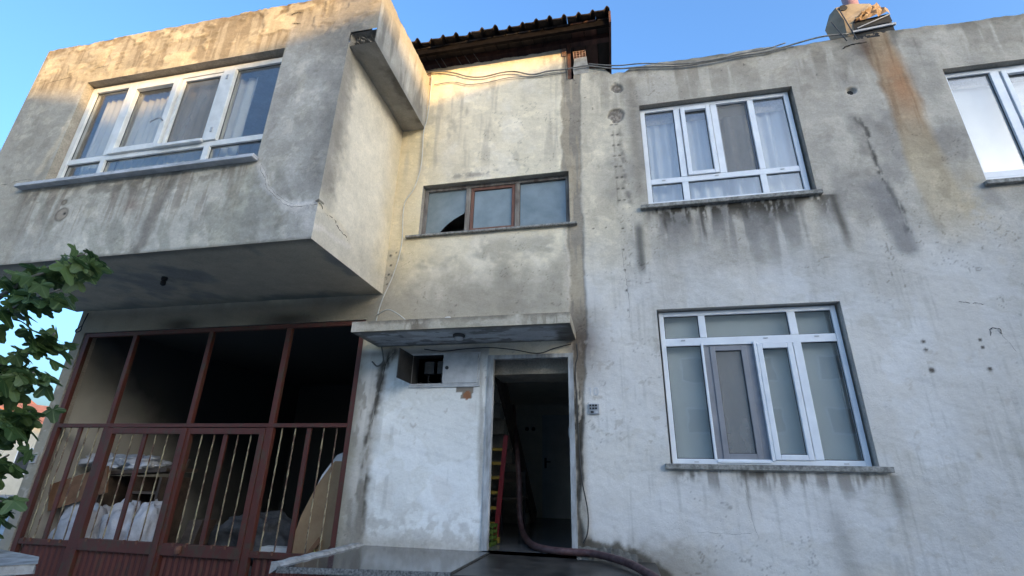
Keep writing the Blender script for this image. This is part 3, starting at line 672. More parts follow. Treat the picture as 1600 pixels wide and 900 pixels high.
# ------------------------------------------------------------------ projecting bay
BX0, BX1, BY, BZ0, BZT = -8.20, -3.03, -1.66, 3.79, 7.43
OPEN_BAY = (-7.13, -3.95, 4.92, 6.63)
def bay_top(x): return BZT + (fbm(x*7, x*0+1.7, 301, 4)-.5)*.05
EFFL = [(-3.91, 4.81), (-3.79, 4.63), (-3.73, 4.49), (-3.57, 4.34), (-3.39, 4.22), (-3.24, 4.21), (-3.05, 4.21)]
def bay_col(x, z):
    N = len(x)
    big = fbm(x*.9, z*.9, 311, 5); med = fbm(x*3, z*3, 321, 5); fine = fbm(x*11, z*11, 331, 4)
    strk = fbm(x*5, z*.5, 341, 4); strk2 = fbm(x*13, z*.8, 351, 4)
    c = np.repeat(np.array([[.44, .43, .385]]), N, 0)
    c = mixc(c, ss(.42, .62, med), (.47, .465, .43), .8)
    c = mixc(c, 1-ss(4.0, 4.9, z+(med-.5)), (.47, .475, .45), .65)
    c = mixc(c, ss(.45, .65, big)*(1-ss(4.6, 5.0, z)), (.36, .36, .315), .5)
    # tan, streaked parapet
    pz = ss(6.3, 6.75, z)
    c = mixc(c, pz, (.35, .31, .235), .85)
    c = mixc(c, pz*ss(.45, .56, strk2), (.20, .165, .115), .65)
    c = mixc(c, pz*ss(.52, .60, strk), (.42, .38, .29), .7)
    c = mixc(c, ss(7.2, 7.42, z+(fine-.5)*.35)*ss(.35, .55, fine), (.20, .155, .10), .7)
    c = mixc(c, pz*ss(.56, .64, fbm(x*4, z*6, 361, 4)), (.47, .42, .31), .8)
    # left of the window, plain grey-brown
    c = mixc(c, (1-ss(-7.2, -7.1, x))*(1-ss(6.3, 6.7, z)), (.345, .33, .29), .7)
    d = pdist(x, z, [(-7.16, 6.55), (-7.17, 5.9), (-7.2, 5.5), (-7.3, 5.1)]) + (fine-.5)*.10
    c = mixc(c, (1-ss(.02, .07, d))*ss(4.95, 5.2, z)*(1-ss(5.9, 6.2, z)), (.52, .47, .38), .85)
    # right of the window: smooth grey cement, lower edge is the crack line
    rt = ss(-3.97, -3.9, x)*(1-ss(6.6, 7.2, z+(med-.5)*.6))
    c = mixc(c, rt, (.40, .40, .385), .85)
    c = mixc(c, rt*ss(.5, .65, fbm(x*4, z*3, 371, 5)), (.43, .43, .42), .7)
    c = mixc(c, rt*ss(.5, .62, fbm(x*2.5, z*2, 372, 5)), (.30, .30, .29), .6)
    c = mixc(c, ss(-3.45, -3.05, x+(fine-.5)*.2)*ss(4.2, 4.5, z), (.21, .21, .205), .75)
    c = mixc(c, ss(-3.95, -3.3, x)*ss(6.2, 6.6, z)*(1-ss(7.0, 7.3, z)), (.235, .22, .195), .6)
    # brown runs below the sill
    dz = 4.86-z; u = ss(-7.5, -7.3, x)*(1-ss(-4.1, -3.9, x))
    c = mixc(c, u*ss(0, .02, dz)*(1-ss(.3, 1.05, dz))*ss(.5, .62, strk2), (.22, .19, .16), .6)
    c = mixc(c, u*ss(0, .02, dz)*(1-ss(.05, .3, dz+(med-.5)*.3))*ss(.45, .6, fine), (.19, .18, .16), .65)
    d = pdist(x, z, [(-5.06, 4.82), (-5.09, 4.5), (-5.2, 4.2), (-5.25, 3.85)]) + (fine-.5)*.14
    c = mixc(c, 1-ss(.02, .13, d), (.185, .175, .16), .7)
    c = mixc(c, np.exp(-((x+5.55)/.12)**2-((z-4.45)/.1)**2), (.30, .24, .21), .6)
    c = mixc(c, ss(.52, .62, fbm(x*3+z*1.2, z*1.5, 381, 4))*(1-ss(4.6, 4.9, z)), (.28, .285, .25), .55)
    # salt bloom along the crack
    d = pdist(x, z, EFFL) + (fine-.5)*.09
    c = mixc(c, (1-ss(.015, .075, d)), (.60, .60, .60), .85)
    d = pdist(x, z, [(-3.28, 4.18), (-3.06, 4.14), (-3.05, 3.95)]) + (med-.5)*.2
    c = mixc(c, 1-ss(.02, .12, d), (.55, .55, .55), .6)
    for px, pz_, r in ((-6.64, 4.61, .04), (-6.6, 4.43, .10)):
        d = np.hypot(x-px, z-pz_)
        c = mixc(c, 1-ss(r*.75, r, d), (.25, .21, .17), .7)
        c = mixc(c, np.exp(-((d-r*.9)/.012)**2), (.10, .09, .075), .8)
    c = mixc(c, 1-ss(.012, .03, np.hypot(x+6.56, z-4.44)), (.03, .03, .03), .95)
    wx = x+.25*(fbm(x*2, z*2, 361, 3)-.5); wz = z+.25*(fbm(x*2, z*2, 362, 3)-.5)
    p1 = fbm(wx*1.5, wz*1.2, 363, 6); c = mulc(c, ss(.545, .56, p1)*.8, (.90, .90, .90))
    p2 = fbm(wx*5, wz*3.4, 364, 6); c = mulc(c, ss(.60, .61, p2)*.9, (.87, .865, .85))
    p3 = fbm(wx*7, wz*7, 365, 5); c = mulc(c, ss(.64, .65, p3), (1.18, 1.17, 1.15))
    tr = fbm(x*2.5+z*1.2, z*34+x*9, 366, 3); c = mulc(c, ss(.6, .75, tr)*.5, (.86, .86, .86))
    c = mixc(c, ss(-2.85, -2.72, x+(fine-.5)*.1)*.6, (.33, .30, .24))
    # drip edge
    c = mixc(c, 1-ss(3.79, 3.83, z+(fine-.5)*.03), (.15, .145, .13), .7)
    f = .86+.28*fbm(x*1.6, z*1.2, 391, 4)
    return c*f[:, None]*WARM
def bay_disp(x, z):
    d = (fbm(x*1.5, z*1.5, 401, 3)-.5)*.018+(fbm(x*24, z*24, 402, 3)-.5)*.008
    d = d + .006*(1-ss(.0, .05, pdist(x, z, EFFL)))
    d = d + .012*ss(.52, .56, fbm(x*4, z*6, 361, 4))*ss(6.6, 6.9, z)
    return d
sheet('bay_front', house, M['bay'], lambda u, v, d: np.stack([u, BY-d, v], 1), (BX0, -2.67), (BZ0, 7.6), .016, bay_col, [OPEN_BAY, (BX1, -2, 3, 6.70)], bay_disp, bay_top)
def bside_col(y, z):
    N = len(y); med = fbm(y*3, z*3, 411, 5); fine = fbm(y*11, z*11, 412, 4)
    c = np.repeat(np.array([[.665, .645, .575]]), N, 0)
    c = mixc(c, ss(.48, .68, fbm(y*2, z*1.2, 413, 5)), (.58, .565, .50), .8)
    c = mixc(c, (1-ss(-1.60, -1.28, y+(fine-.5)*.32))*ss(4.1, 4.5, z), (.21, .205, .195), .8)
    c = mixc(c, (1-ss(-1.66, -1.45, y+(med-.5)*.5))*ss(4.2, 4.7, z)*ss(.4, .6, fine), (.3, .295, .28), .7)
    c = mixc(c, ss(-.5, -.05, y+(med-.5)*.3), (.58, .51, .345), .6)
    c = mixc(c, ss(6.25, 6.5, z+(fine-.5)*.2), (.33, .32, .29), .6)
    c = mixc(c, 1-ss(4.05, 4.3, z+(med-.5)*.5), (.46, .45, .41), .6)
    d = pdist(y, z, [(-1.69, 3.9), (-1.49, 3.99), (-1.24, 3.99), (-.94, 4.04)])+(fine-.5)*.06
    c = mixc(c, 1-ss(.01, .05, d), (.63, .62, .60), .8)
    d = pdist(y, z, [(-1.67, 4.23), (-1.49, 4.2), (-1.22, 4.2), (-1.0, 4.13)])+(fine-.5)*.05
    c = mixc(c, 1-ss(.01, .06, d), (.60, .56, .46), .7)
    return c*(.9+.2*fbm(y*2, z*1.5, 414, 4))[:, None]*WARM
sheet('bay_side', house, M['bay'], lambda u, v, d: np.stack([BX1+d, u, v], 1), (BY, 0), (BZ0, 6.55), .02, bside_col, (), lambda y, z: (fbm(y*2, z*2, 421, 4)-.5)*.02+(fbm(y*16, z*16, 422, 3)-.5)*.006)
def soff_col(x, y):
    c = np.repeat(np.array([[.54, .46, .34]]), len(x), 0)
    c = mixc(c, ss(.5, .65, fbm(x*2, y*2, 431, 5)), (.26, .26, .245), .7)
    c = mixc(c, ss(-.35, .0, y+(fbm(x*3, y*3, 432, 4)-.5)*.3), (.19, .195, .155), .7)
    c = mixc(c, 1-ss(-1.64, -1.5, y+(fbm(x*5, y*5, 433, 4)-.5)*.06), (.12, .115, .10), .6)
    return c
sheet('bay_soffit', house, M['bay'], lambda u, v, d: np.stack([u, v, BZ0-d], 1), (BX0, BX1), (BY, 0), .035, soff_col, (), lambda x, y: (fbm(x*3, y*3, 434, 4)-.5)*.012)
mb = MB(); mb.quad((BX0, BY, BZ0), (BX0, 0, BZ0), (BX0, 0, BZT), (BX0, BY, BZT)); mb.build('bay_end', M['cap'], house)
# overhanging roof slab and its parapet on the bay's right side
SX = -2.67
def over_col(y, z):
    med = fbm(y*3, z*3, 441, 5); strk = fbm(y*7, z*.8, 442, 4)
    c = np.repeat(np.array([[.40, .375, .325]]), len(y), 0)
    c = mixc(c, ss(.48, .6, strk), (.20, .185, .16), .8)
    c = mixc(c, ss(.55, .65, fbm(y*5, z*.6, 443, 4)), (.54, .52, .46), .7)
    c = mixc(c, ss(7.1, 7.3, z+(med-.5)*.2), (.46, .38, .25), .7)
    c = mixc(c, 1-ss(6.5, 6.62, z+(med-.5)*.15), (.25, .24, .22), .7)
    return c
def over_top(y): return 7.44+(fbm(y*6, y*0+8, 444, 4)-.5)*.07
def over_bot(y): return 6.47+.06*fbm(y*3, y*0, 445, 3)
sheet('parapet_side', house, M['bay'], lambda u, v, d: np.stack([SX+d, u, v], 1), (BY+.001, 0), (6.49, 7.6), .02, over_col, (), lambda y, z: (fbm(y*3, z*3, 446, 4)-.5)*.035, over_top)
sheet('overhang_soffit', house, M['bay'], lambda u, v, d: np.stack([u, v, 6.49-d], 1), (BX1, SX), (BY+.02, 0), .02,
      lambda x, y: mixc(mixc(np.repeat(np.array([[.29, .275, .245]]), len(x), 0), ss(-2.82, -2.70, x+(fbm(x*6, y*6, 451, 4)-.5)*.25), (.12, .11, .095), .8), ss(.5, .62, fbm(x*3, y*3, 452, 4)), (.38, .36, .32), .6),
      (), lambda x, y: (fbm(x*6, y*3, 453, 4)-.5)*.02)
# broken raw end of the slab
random.seed(5)
mb = MB(); nx, nz = 14, 12; V = []
for j in range(nz+1):
    for i in range(nx+1):
        x = BX1+(SX-BX1)*i/nx; zb = 6.49; zt_ = 6.70+.0*i; z = zb+(zt_-zb)*j/nz
        e = 0 if j in (0, nz) or i in (0, nx) else 1
        V.append((x, BY+.02+e*random.uniform(.02, .12), z))
mb.add(V, [(j*(nx+1)+i, j*(nx+1)+i+1, (j+1)*(nx+1)+i+1, (j+1)*(nx+1)+i) for j in range(nz) for i in range(nx)])
mb.build('broken_slab_end', M['concrete'], house)
mb = MB()
ysm = np.linspace(BY+.02, 0, 40); zs_ = over_top(ysm)
for i in range(39): mb.quad((SX, ysm[i], zs_[i]-.004), (SX-.2, ysm[i], zs_[i]-.01), (SX-.2, ysm[i+1], zs_[i+1]-.01), (SX, ysm[i+1], zs_[i+1]-.004))
xsm = np.linspace(BX0, SX, 90); zs_ = bay_top(xsm)
for i in range(89): mb.quad((xsm[i], BY, zs_[i]-.004), (xsm[i+1], BY, zs_[i+1]-.004), (xsm[i+1], BY+.2, zs_[i+1]-.01), (xsm[i], BY+.2, zs_[i]-.01))
mb.quad((BX0, BY+.2, 7.4), (SX-.2, BY+.2, 7.4), (SX-.2, BY+.2, 6.8), (BX0, BY+.2, 6.8))
mb.box(BX0, SX-.21, BY+.21, .0, 6.68, 6.80)
mb.build('bay_parapet_top', M['cap'], house)
reveal(OPEN_BAY, BY, BY+.25, M['bay_reveal'] if 'bay_reveal' in M else M['cap'])
mb = MB(); mb.room(-7.9, -3.3, BY+.25, 1.8, 4.5, 6.66)
o = OPEN_BAY
for a in ((-7.92, o[0], 4.48, 6.68), (o[1], -3.28, 4.48, 6.68), (o[0], o[1], 4.48, o[2]), (o[0], o[1], o[3], 6.68)):
    mb.quad((a[0], BY+.251, a[2]), (a[1], BY+.251, a[2]), (a[1], BY+.251, a[3]), (a[0], BY+.251, a[3]))
mb.build('room', M['inner'], house)
# cracks as thin broken lines of missing plaster
def crack(pts, w, name='crack', mat='crack'):
    m = MB(); P = smooth_path(pts, 7); rnd = random.Random(len(pts)*7+int(abs(pts[0][0])*100))
    P = [p+Vector((rnd.uniform(-.008, .008), 0, rnd.uniform(-.008, .008))) for p in P]
    m.tube(P, [max(.0006, .7*w*rnd.uniform(.2, 1)) for _ in P], 4); return m.build(name, M[mat], house)
crack([(x+.02, BY-.004, z-.012) for x, z in EFFL], .004)
crack([(x+.045, BY-.006, z+.01) for x, z in EFFL[:5]], .003)
crack([(BX1+.003, y, z) for y, z in ((-1.64, 4.23), (-1.49, 4.17), (-1.36, 4.2), (-1.22, 4.14), (-1.05, 4.12), (-.99, 4.05))], .007)
crack([(BX0+.1, BY-.005, 5.02), (-7.8, BY-.005, 5.0), (-7.45, BY-.005, 5.04), (-7.3, BY-.005, 4.98)], .004)
crack([(-7.95, BY-.006, 6.75), (-7.4, BY-.006, 6.8), (-7.0, BY-.006, 6.88), (-6.6, BY-.006, 6.9)], .003)
for z in (7.02, 7.22): crack([(-3.98, BY-.006, z), (-3.9, BY-.008, z+.015), (-3.80, BY-.006, z)], .008)
crack([(-2.76, -.004, 2.98), (-2.86, -.004, 2.84), (-2.88, -.004, 2.66), (-2.92, -.004, 2.4), (-2.95, -.004, 2.1)], .007)
crack([(3.56, -.004, 3.32), (3.65, -.004, 3.30)], .005); crack([(3.68, -.004, 3.30), (3.76, -.004, 3.285)], .005)
crack([(3.73, -.004, 2.95), (3.75, -.004, 3.02), (3.82, -.004, 3.02), (3.83, -.004, 2.96)], .007)
crack([(3.80, -.004, 3.0), (3.85, -.004, 2.9), (3.9, -.004, 2.78)], .002)
crack([(.17, -.004, 4.2), (.18, -.004, 3.9), (.20, -.004, 3.6), (.19, -.004, 3.3)], .003)
crack([(1.20, -.004, 1.45), (1.22, -.004, 1.25), (1.26, -.004, 1.0)], .002)
crack([(.7, -.004, 1.05), (1.0, -.004, 1.04), (1.2, -.004, 1.05)], .002)
crack([(3.2, -.004, 6.93), (3.3, -.004, 6.97), (3.5, -.004, 6.98)], .012)
mb = MB()
mb.tube([(-3.05, BY-.012, 4.235), (-3.02, BY-.02, 4.25), (-2.995, BY+.05, 4.23)], .012, 5); mb.build('loose_plaster', M['cap'], house)
mb = MB().tube([(3.16, .045, 6.22), (3.16, .055, 6.22)], .06, 14); mb.build('vent_hole', M['dark'], house)

# ------------------------------------------------------------------ windows (parts of the house)
def rect_frame(m, x0, x1, y0, y1, z0, z1, w, wb=None):
    wb = wb or w
    m.box(x0, x0+w, y0, y1, z0, z1); m.box(x1-w, x1, y0, y1, z0, z1)
    m.box(x0+w, x1-w, y0+.001, y1-.001, z1-w, z1); m.box(x0+w, x1-w, y0+.001, y1-.001, z0, z0+wb)
    return m
def pane(parent, mat, x0, x1, y, z0, z1, name='pane', t=.006, seal=True):
    if seal: rect_frame(MB(), x0-.001, x1+.001, y-.006, y-.001, z0-.001, z1+.001, .009).build('gasket', M['gasket'], parent)
    return MB().box(x0, x1, y, y+t, z0, z1).build(name, mat, parent)

# ground-floor window
fy0, fy1 = .085, .15
m = MB(); rect_frame(m, .535, 2.425, fy0, fy1, 1.685, 3.375, .052)
m.box(.588, 2.372, fy0+.004, fy1-.004, 2.965, 3.055)
m.box(.972, 1.048, fy0+.002, fy1-.002, 3.056, 3.322); m.box(1.926, 2.008, fy0+.002, fy1-.002, 3.056, 3.322)
m.box(1.926, 2.008, fy0-.006, fy1-.002, 1.738, 2.964)
w = m.build('window', M['pvc'], house, bevel=.004)
rect_frame(MB(), 1.553, 1.918, fy0-.014, fy1-.02, 1.732, 2.962, .055).build('sash', M['pvc'], w, bevel=.006)
s = rect_frame(MB(), 1.06, 1.448, fy0+.016, fy1, 1.735, 2.958, .058).build('sash', M['pvc_grey'], w, bevel=.004, label='grey sash without its white face')
m = MB(); m.box(.992, 1.058, fy0+.028, fy1, 1.735, 2.96); m.box(1.45, 1.518, fy0+.028, fy1, 1.735, 2.96); m.build('sash_track', M['pvc_grey'], w)
m = MB(); m.box(.965, .99, fy0-.012, fy1-.02, 1.735, 2.985); m.box(1.520, 1.550, fy0-.016, fy1-.02, 1.72, 2.99); m.box(.991, 1.519, fy0-.012, fy1-.03, 1.70, 1.725)
m.build('screen_rail', M['pvc'], w, bevel=.003)
for x in (.78, 1.66, 2.18): MB().box(x-.022, x+.022, fy0-.004, fy0+.003, 3.02, 3.034).build('drain_cap', M['cabinet'], w)
for x in (.78, 2.2): MB().box(x-.022, x+.022, fy0-.005, fy0-.001, 1.70, 1.712).build('drain_cap', M['cabinet'], w)
for a in ((.587, .972, 3.056, 3.322), (1.048, 1.926, 3.056, 3.322), (2.008, 2.373, 3.056, 3.322), (.587, .964, 1.737, 2.964), (2.008, 2.373, 1.737, 2.964), (1.606, 1.865, 1.786, 2.908)):
    pane(w, M['glass_dusty'], a[0], a[1], .115, a[2], a[3])
pane(w, M['screen'], 1.117, 1.391, .125, 1.792, 2.902)
m = MB(); m.box(.45, 2.55, -.055, .10, 1.628, 1.682); m.build('sill', M['sill_stone'], w, bevel=.006)
# upper window
m = MB(); rect_frame(m, .54, 2.46, fy0, fy1, 4.84, 6.405, .06, .05)
m.box(.601, 2.399, fy0+.004, fy1-.004, 5.16, 5.238)
m.box(.988, 1.066, fy0+.002, fy1-.002, 5.239, 6.344); m.box(1.472, 1.552, fy0+.002, fy1-.002, 5.239, 6.344); m.box(1.945, 2.018, fy0+.002, fy1-.002, 5.239, 6.344)
m.box(.988, 1.066, fy0+.002, fy1-.002, 4.891, 5.159); m.box(1.93, 2.005, fy0+.002, fy1-.002, 4.891, 5.159)
w = m.build('window', M['pvc'], house, bevel=.004)
rect_frame(MB(), 1.076, 1.462, fy0-.018, fy1-.02, 5.242, 6.345, .056).build('sash', M['pvc'], w, bevel=.006)
for x in (.76, 1.42, 2.2): MB().box(x-.022, x+.022, fy0-.004, fy0+.003, 5.20, 5.213).build('drain_cap', M['cabinet'], w)
for a in ((.6, .988, 5.239, 6.344), (2.018, 2.4, 5.239, 6.344), (1.132, 1.406, 5.298, 6.289), (.6, .988, 4.89, 5.159), (1.066, 1.93, 4.89, 5.159), (2.005, 2.4, 4.89, 5.159)):
    pane(w, M['glass'], a[0], a[1], .115, a[2], a[3])
pane(w, M['screen'], 1.552, 1.945, .13, 5.239, 6.344)
rect_frame(MB(), 1.553, 1.944, .125, .16, 5.24, 6.343, .02).build('screen_frame', M['pvc_grey'], w)
MB().box(.43, 2.53, -.06, .10, 4.735, 4.788).build('sill', M['sill_stone'], w, bevel=.006)
# upper window at the right edge
m = MB(); rect_frame(m, 4.225, 6.235, fy0, fy1, 4.77, 6.37, .06, .05)
m.box(4.735, 4.83, fy0-.004, fy1-.002, 4.821, 6.309); m.box(5.45, 5.53, fy0-.004, fy1-.002, 4.821, 6.309)
m.box(4.286, 4.734, fy0+.004, fy1-.004, 4.821, 4.90)
w = m.build('window', M['pvc'], house, bevel=.004)
rect_frame(MB(), 4.845, 5.44, fy0-.018, fy1-.02, 4.825, 6.305, .056).build('sash', M['pvc'], w, bevel=.006)
for a in ((4.286, 4.734, 4.9, 6.309), (4.90, 5.385, 4.88, 6.25), (5.53, 6.175, 4.821, 6.309)): pane(w, M['glass'], a[0], a[1], .115, a[2], a[3])
MB().box(4.17, 6.30, -.06, .10, 4.665, 4.718).build('sill', M['sill_stone'], w, bevel=.006)
# bay window
b0, b1 = BY+.10, BY+.17
m = MB(); rect_frame(m, -7.125, -3.955, b0, b1, 4.925, 6.60, .085, .06)
m.box(-7.039, -4.041, b0+.004, b1-.004, 5.285, 5.365)
m.box(-6.47, -6.385, b0-.003, b1-.002, 5.366, 6.514); m.box(-6.47, -6.40, b0-.003, b1-.002, 4.986, 5.284); m.box(-4.875, -4.79, b0-.004, b1-.002, 4.986, 5.284)
m.box(-4.90, -4.72, b0-.02, b1-.002, 5.366, 6.514)
w = m.build('window', M['pvc_old'], house, bevel=.005)
rect_frame(MB(), -6.375, -5.585, b0-.03, b1-.02, 5.355, 6.51, .085).build('sash', M['pvc_old'], w, bevel=.007)
m = MB(); m.box(-5.60, -4.905, b0-.05, b0-.003, 5.345, 5.385); m.build('sash_rail', M['pvc_old'], w, bevel=.004)
rect_frame(MB(), -5.575, -4.91, b0+.01, b1+.02, 5.39, 6.51, .05).build('screen_frame', M['pvc_old'], w, bevel=.003)
m = MB(); m.tube(smooth_path([(-5.63, b0-.03, 5.78), (-5.63, b0-.075, 5.79), (-5.70, b0-.08, 5.77), (-5.76, b0-.085, 5.73)], 4), .010, 6); m.build('handle', M['steel_grey'], w)
for z in (6.38, 5.52): MB().box(-4.83, -4.80, b0-.03, b0-.019, z-.035, z+.035).build('hinge', M['steel_grey'], w)
for a in ((-7.04, -6.47, 5.366, 6.514), (-6.29, -5.67, 5.44, 6.425), (-4.72, -4.04, 5.366, 6.514), (-7.04, -6.47, 4.985, 5.284), (-6.40, -4.875, 4.985, 5.284), (-4.79, -4.04, 4.985, 5.284)):
    pane(w, M['glass'], a[0], a[1], b0+.035, a[2], a[3])
pane(w, M['screen'], -5.525, -4.96, b0+.04, 5.44, 6.46)
m = MB(); m.box(-7.45, -3.925, BY-.09, BY+.11, 4.90, 4.922); m.box(-7.45, -3.925, BY-.10, BY-.005, 4.868, 4.899)
m.build('sill', M['sill_white'], w, bevel=.005)
# middle window: old timber
m = MB(); y0, y1 = .09, .16
rect_frame(m, -2.598, -.482, y0, y1, 4.635, 5.45, .05, .06); m.box(-1.965, -1.895, y0+.002, y1-.002, 4.696, 5.399); m.box(-1.245, -1.18, y0+.002, y1-.002, 4.696, 5.399)
w = m.build('window', M['oldwood'], house, bevel=.004)
rect_frame(MB(), -1.89, -1.25, y0+.012, y1-.004, 4.70, 5.395, .042).build('sash', M['redwood'], w, bevel=.004)
pane(w, M['frosted'], -1.85, -1.29, .125, 4.74, 5.355); pane(w, M['frosted'], -1.18, -.53, .125, 4.695, 5.40)
poly = [(-2.55, 4.695), (-2.36, 4.695), (-2.33, 4.735), (-2.29, 4.785), (-2.25, 4.83), (-2.20, 4.875), (-2.14, 4.92), (-2.08, 4.955), (-2.02, 4.99), (-1.985, 5.01), (-1.978, 5.06), (-1.965, 5.075), (-1.965, 5.40), (-2.55, 5.40)]
MB().prism(poly, .125, .131).build('pane', M['frosted'], w, label='broken pane with its lower right corner gone')
m = MB(); m.box(-2.77, -.385, -.055, .085, 4.60, 4.632); m.build('sill', M['sill_stone'], w, bevel=.006)

# ------------------------------------------------------------------ canopy, door frame, hallway, garage
m = MB(); m.box(-3.0, -.445, -.69, -.003, 3.055, 3.175)
cn = m.build('canopy', M['canopy'], house, bevel=.012)
def can_col(x, z):
    fine = fbm(x*11, z*11, 501, 4)
    c = np.repeat(np.array([[.42, .40, .35]]), len(x), 0)
    c = mixc(c, ss(.5, .58, fbm(x*4, z*9, 502, 5)), (.30, .285, .24), .7)
    c = mixc(c, ss(3.12, 3.175, z+(fine-.5)*.08), (.16, .15, .125), .7)
    c = mixc(c, np.exp(-((x+2.2)/.14)**2)*ss(.45, .55, fbm(x*14, z*4, 503, 4)), (.13, .11, .085), .8)
    c = mixc(c, (1-ss(-2.95, -2.8, x+(fine-.5)*.15)), (.48, .47, .45), .6)
    c = mixc(c, ss(-1.3, -.6, x)*ss(.5, .56, fbm(x*18, z*2, 504, 4)), (.22, .205, .17), .7)
    c = mixc(c, np.exp(-((x+1.02)/.03)**2), (.55, .54, .5), .5)
    return c*WARM
sheet('canopy_front', cn, M['bay'], lambda u, v, d: np.stack([u, -.694-d, v], 1), (-3.0, -.445), (3.055, 3.178), .012, can_col, (), lambda x, z: (fbm(x*14, z*14, 505, 4)-.5)*.012)
def canu_col(x, y):
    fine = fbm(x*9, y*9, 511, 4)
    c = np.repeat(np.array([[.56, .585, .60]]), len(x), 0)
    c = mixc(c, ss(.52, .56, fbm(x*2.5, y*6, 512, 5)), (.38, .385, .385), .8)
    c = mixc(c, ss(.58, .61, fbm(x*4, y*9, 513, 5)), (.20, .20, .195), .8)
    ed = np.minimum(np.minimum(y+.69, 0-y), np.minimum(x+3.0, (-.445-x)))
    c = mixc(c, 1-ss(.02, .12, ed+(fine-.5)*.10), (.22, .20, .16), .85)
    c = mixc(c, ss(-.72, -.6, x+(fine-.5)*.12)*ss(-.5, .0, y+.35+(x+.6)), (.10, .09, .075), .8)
    return c
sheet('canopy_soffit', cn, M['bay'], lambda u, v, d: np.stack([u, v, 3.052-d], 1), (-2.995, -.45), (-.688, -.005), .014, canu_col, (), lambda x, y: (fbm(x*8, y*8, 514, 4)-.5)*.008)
m = MB(); m.box(-1.52, -1.445, -.012, .06, .78, 2.90); m.box(-.545, -.485, -.012, .06, .78, 2.90); m.box(-1.444, -.546, -.008, .06, 2.85, 2.898)
df = m.build('door_frame', M['jamb'], house, bevel=.003)
MB().box(-.556, -.546, .0, .02, 1.95, 2.05).build('strike_plate', M['steel_grey'], df)
# hallway
HX0, HX1, HY, HZ0, HZ1 = -2.7, -.50, 4.98, .78, 3.0
m = MB(); m.room(HX0, HX1, .201, HY, HZ0+.001, HZ1)
m.quad((HX0, .2, .78), (-1.5, .2, .78), (-1.5, .2, 3.0), (HX0, .2, 3.0))
m.quad((-1.5, .2, 2.9), (-.5, .2, 2.9), (-.5, .2, 3.0), (-1.5, .2, 3.0))
m.build('hallway', M['hall'], house)
MB().quad((HX0, .02, HZ0+.005), (HX1+.02, .02, HZ0+.005), (HX1+.02, HY, HZ0+.005), (HX0, HY, HZ0+.005)).build('hall_floor', M['hall_floor'], house)
MB().box(-1.50, -.50, .19, .75, 2.70, 2.898).build('lintel', M['concrete'], house)
m = MB(); m.box(-1.60, -.66, HY-.03, HY-.001, .79, 2.78); d2 = m.build('inner_door', M['door_in'], house)
for z in ((.90, 1.75), (1.9, 2.66)):
    rect_frame(MB(), -1.50, -.76, HY-.045, HY-.031, z[0], z[1], .05).build('door_moulding', M['door_in'], d2)
m = MB(); m.box(-1.55, -1.51, HY-.05, HY-.031, 1.72, 1.92); m.bar((-1.53, HY-.07, 1.84), (-1.42, HY-.07, 1.84), .02, .02); m.build('door_handle', M['black'], d2)
m = MB()
for k in range(11):
    y = 3.75-.29*k; z = .78+.19*(k+1)
    m.box(-2.65, -1.62, y-.30, y, z-.20, z)
m.build('stair', M['concrete'], house)
m = MB(); m.bar((-1.59, 3.95, .82), (-1.59, .62, 3.05), .05, .30); m.build('stair_stringer', M['darkwood'], house)
# garage room
m = MB(); m.room(-7.955, -3.12, .20, 5.5, .02, 3.62)
m.quad((-7.96, .2, 3.43), (-3.1, .2, 3.43), (-3.1, .2, 3.62), (-7.96, .2, 3.62))
gar = m
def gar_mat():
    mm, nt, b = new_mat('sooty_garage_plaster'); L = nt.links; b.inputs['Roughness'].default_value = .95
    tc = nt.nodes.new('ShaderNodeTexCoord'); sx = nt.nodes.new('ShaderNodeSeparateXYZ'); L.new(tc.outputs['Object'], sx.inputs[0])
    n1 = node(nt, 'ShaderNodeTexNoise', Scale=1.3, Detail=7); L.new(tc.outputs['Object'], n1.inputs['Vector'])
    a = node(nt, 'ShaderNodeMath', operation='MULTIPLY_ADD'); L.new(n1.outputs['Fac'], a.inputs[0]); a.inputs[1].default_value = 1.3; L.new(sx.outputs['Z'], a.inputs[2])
    # sooty towards the ceiling; also darker with depth into the room
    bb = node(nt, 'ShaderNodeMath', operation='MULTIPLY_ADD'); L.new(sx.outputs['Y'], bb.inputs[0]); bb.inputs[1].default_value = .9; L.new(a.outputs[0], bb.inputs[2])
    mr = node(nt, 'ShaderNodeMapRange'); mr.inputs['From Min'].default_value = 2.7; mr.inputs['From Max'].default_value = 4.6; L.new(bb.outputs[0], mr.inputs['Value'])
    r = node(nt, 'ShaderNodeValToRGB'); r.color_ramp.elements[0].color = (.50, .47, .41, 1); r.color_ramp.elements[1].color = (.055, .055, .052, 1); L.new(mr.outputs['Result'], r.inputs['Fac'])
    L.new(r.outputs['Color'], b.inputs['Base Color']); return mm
gar.build('garage_room', gar_mat(), house)

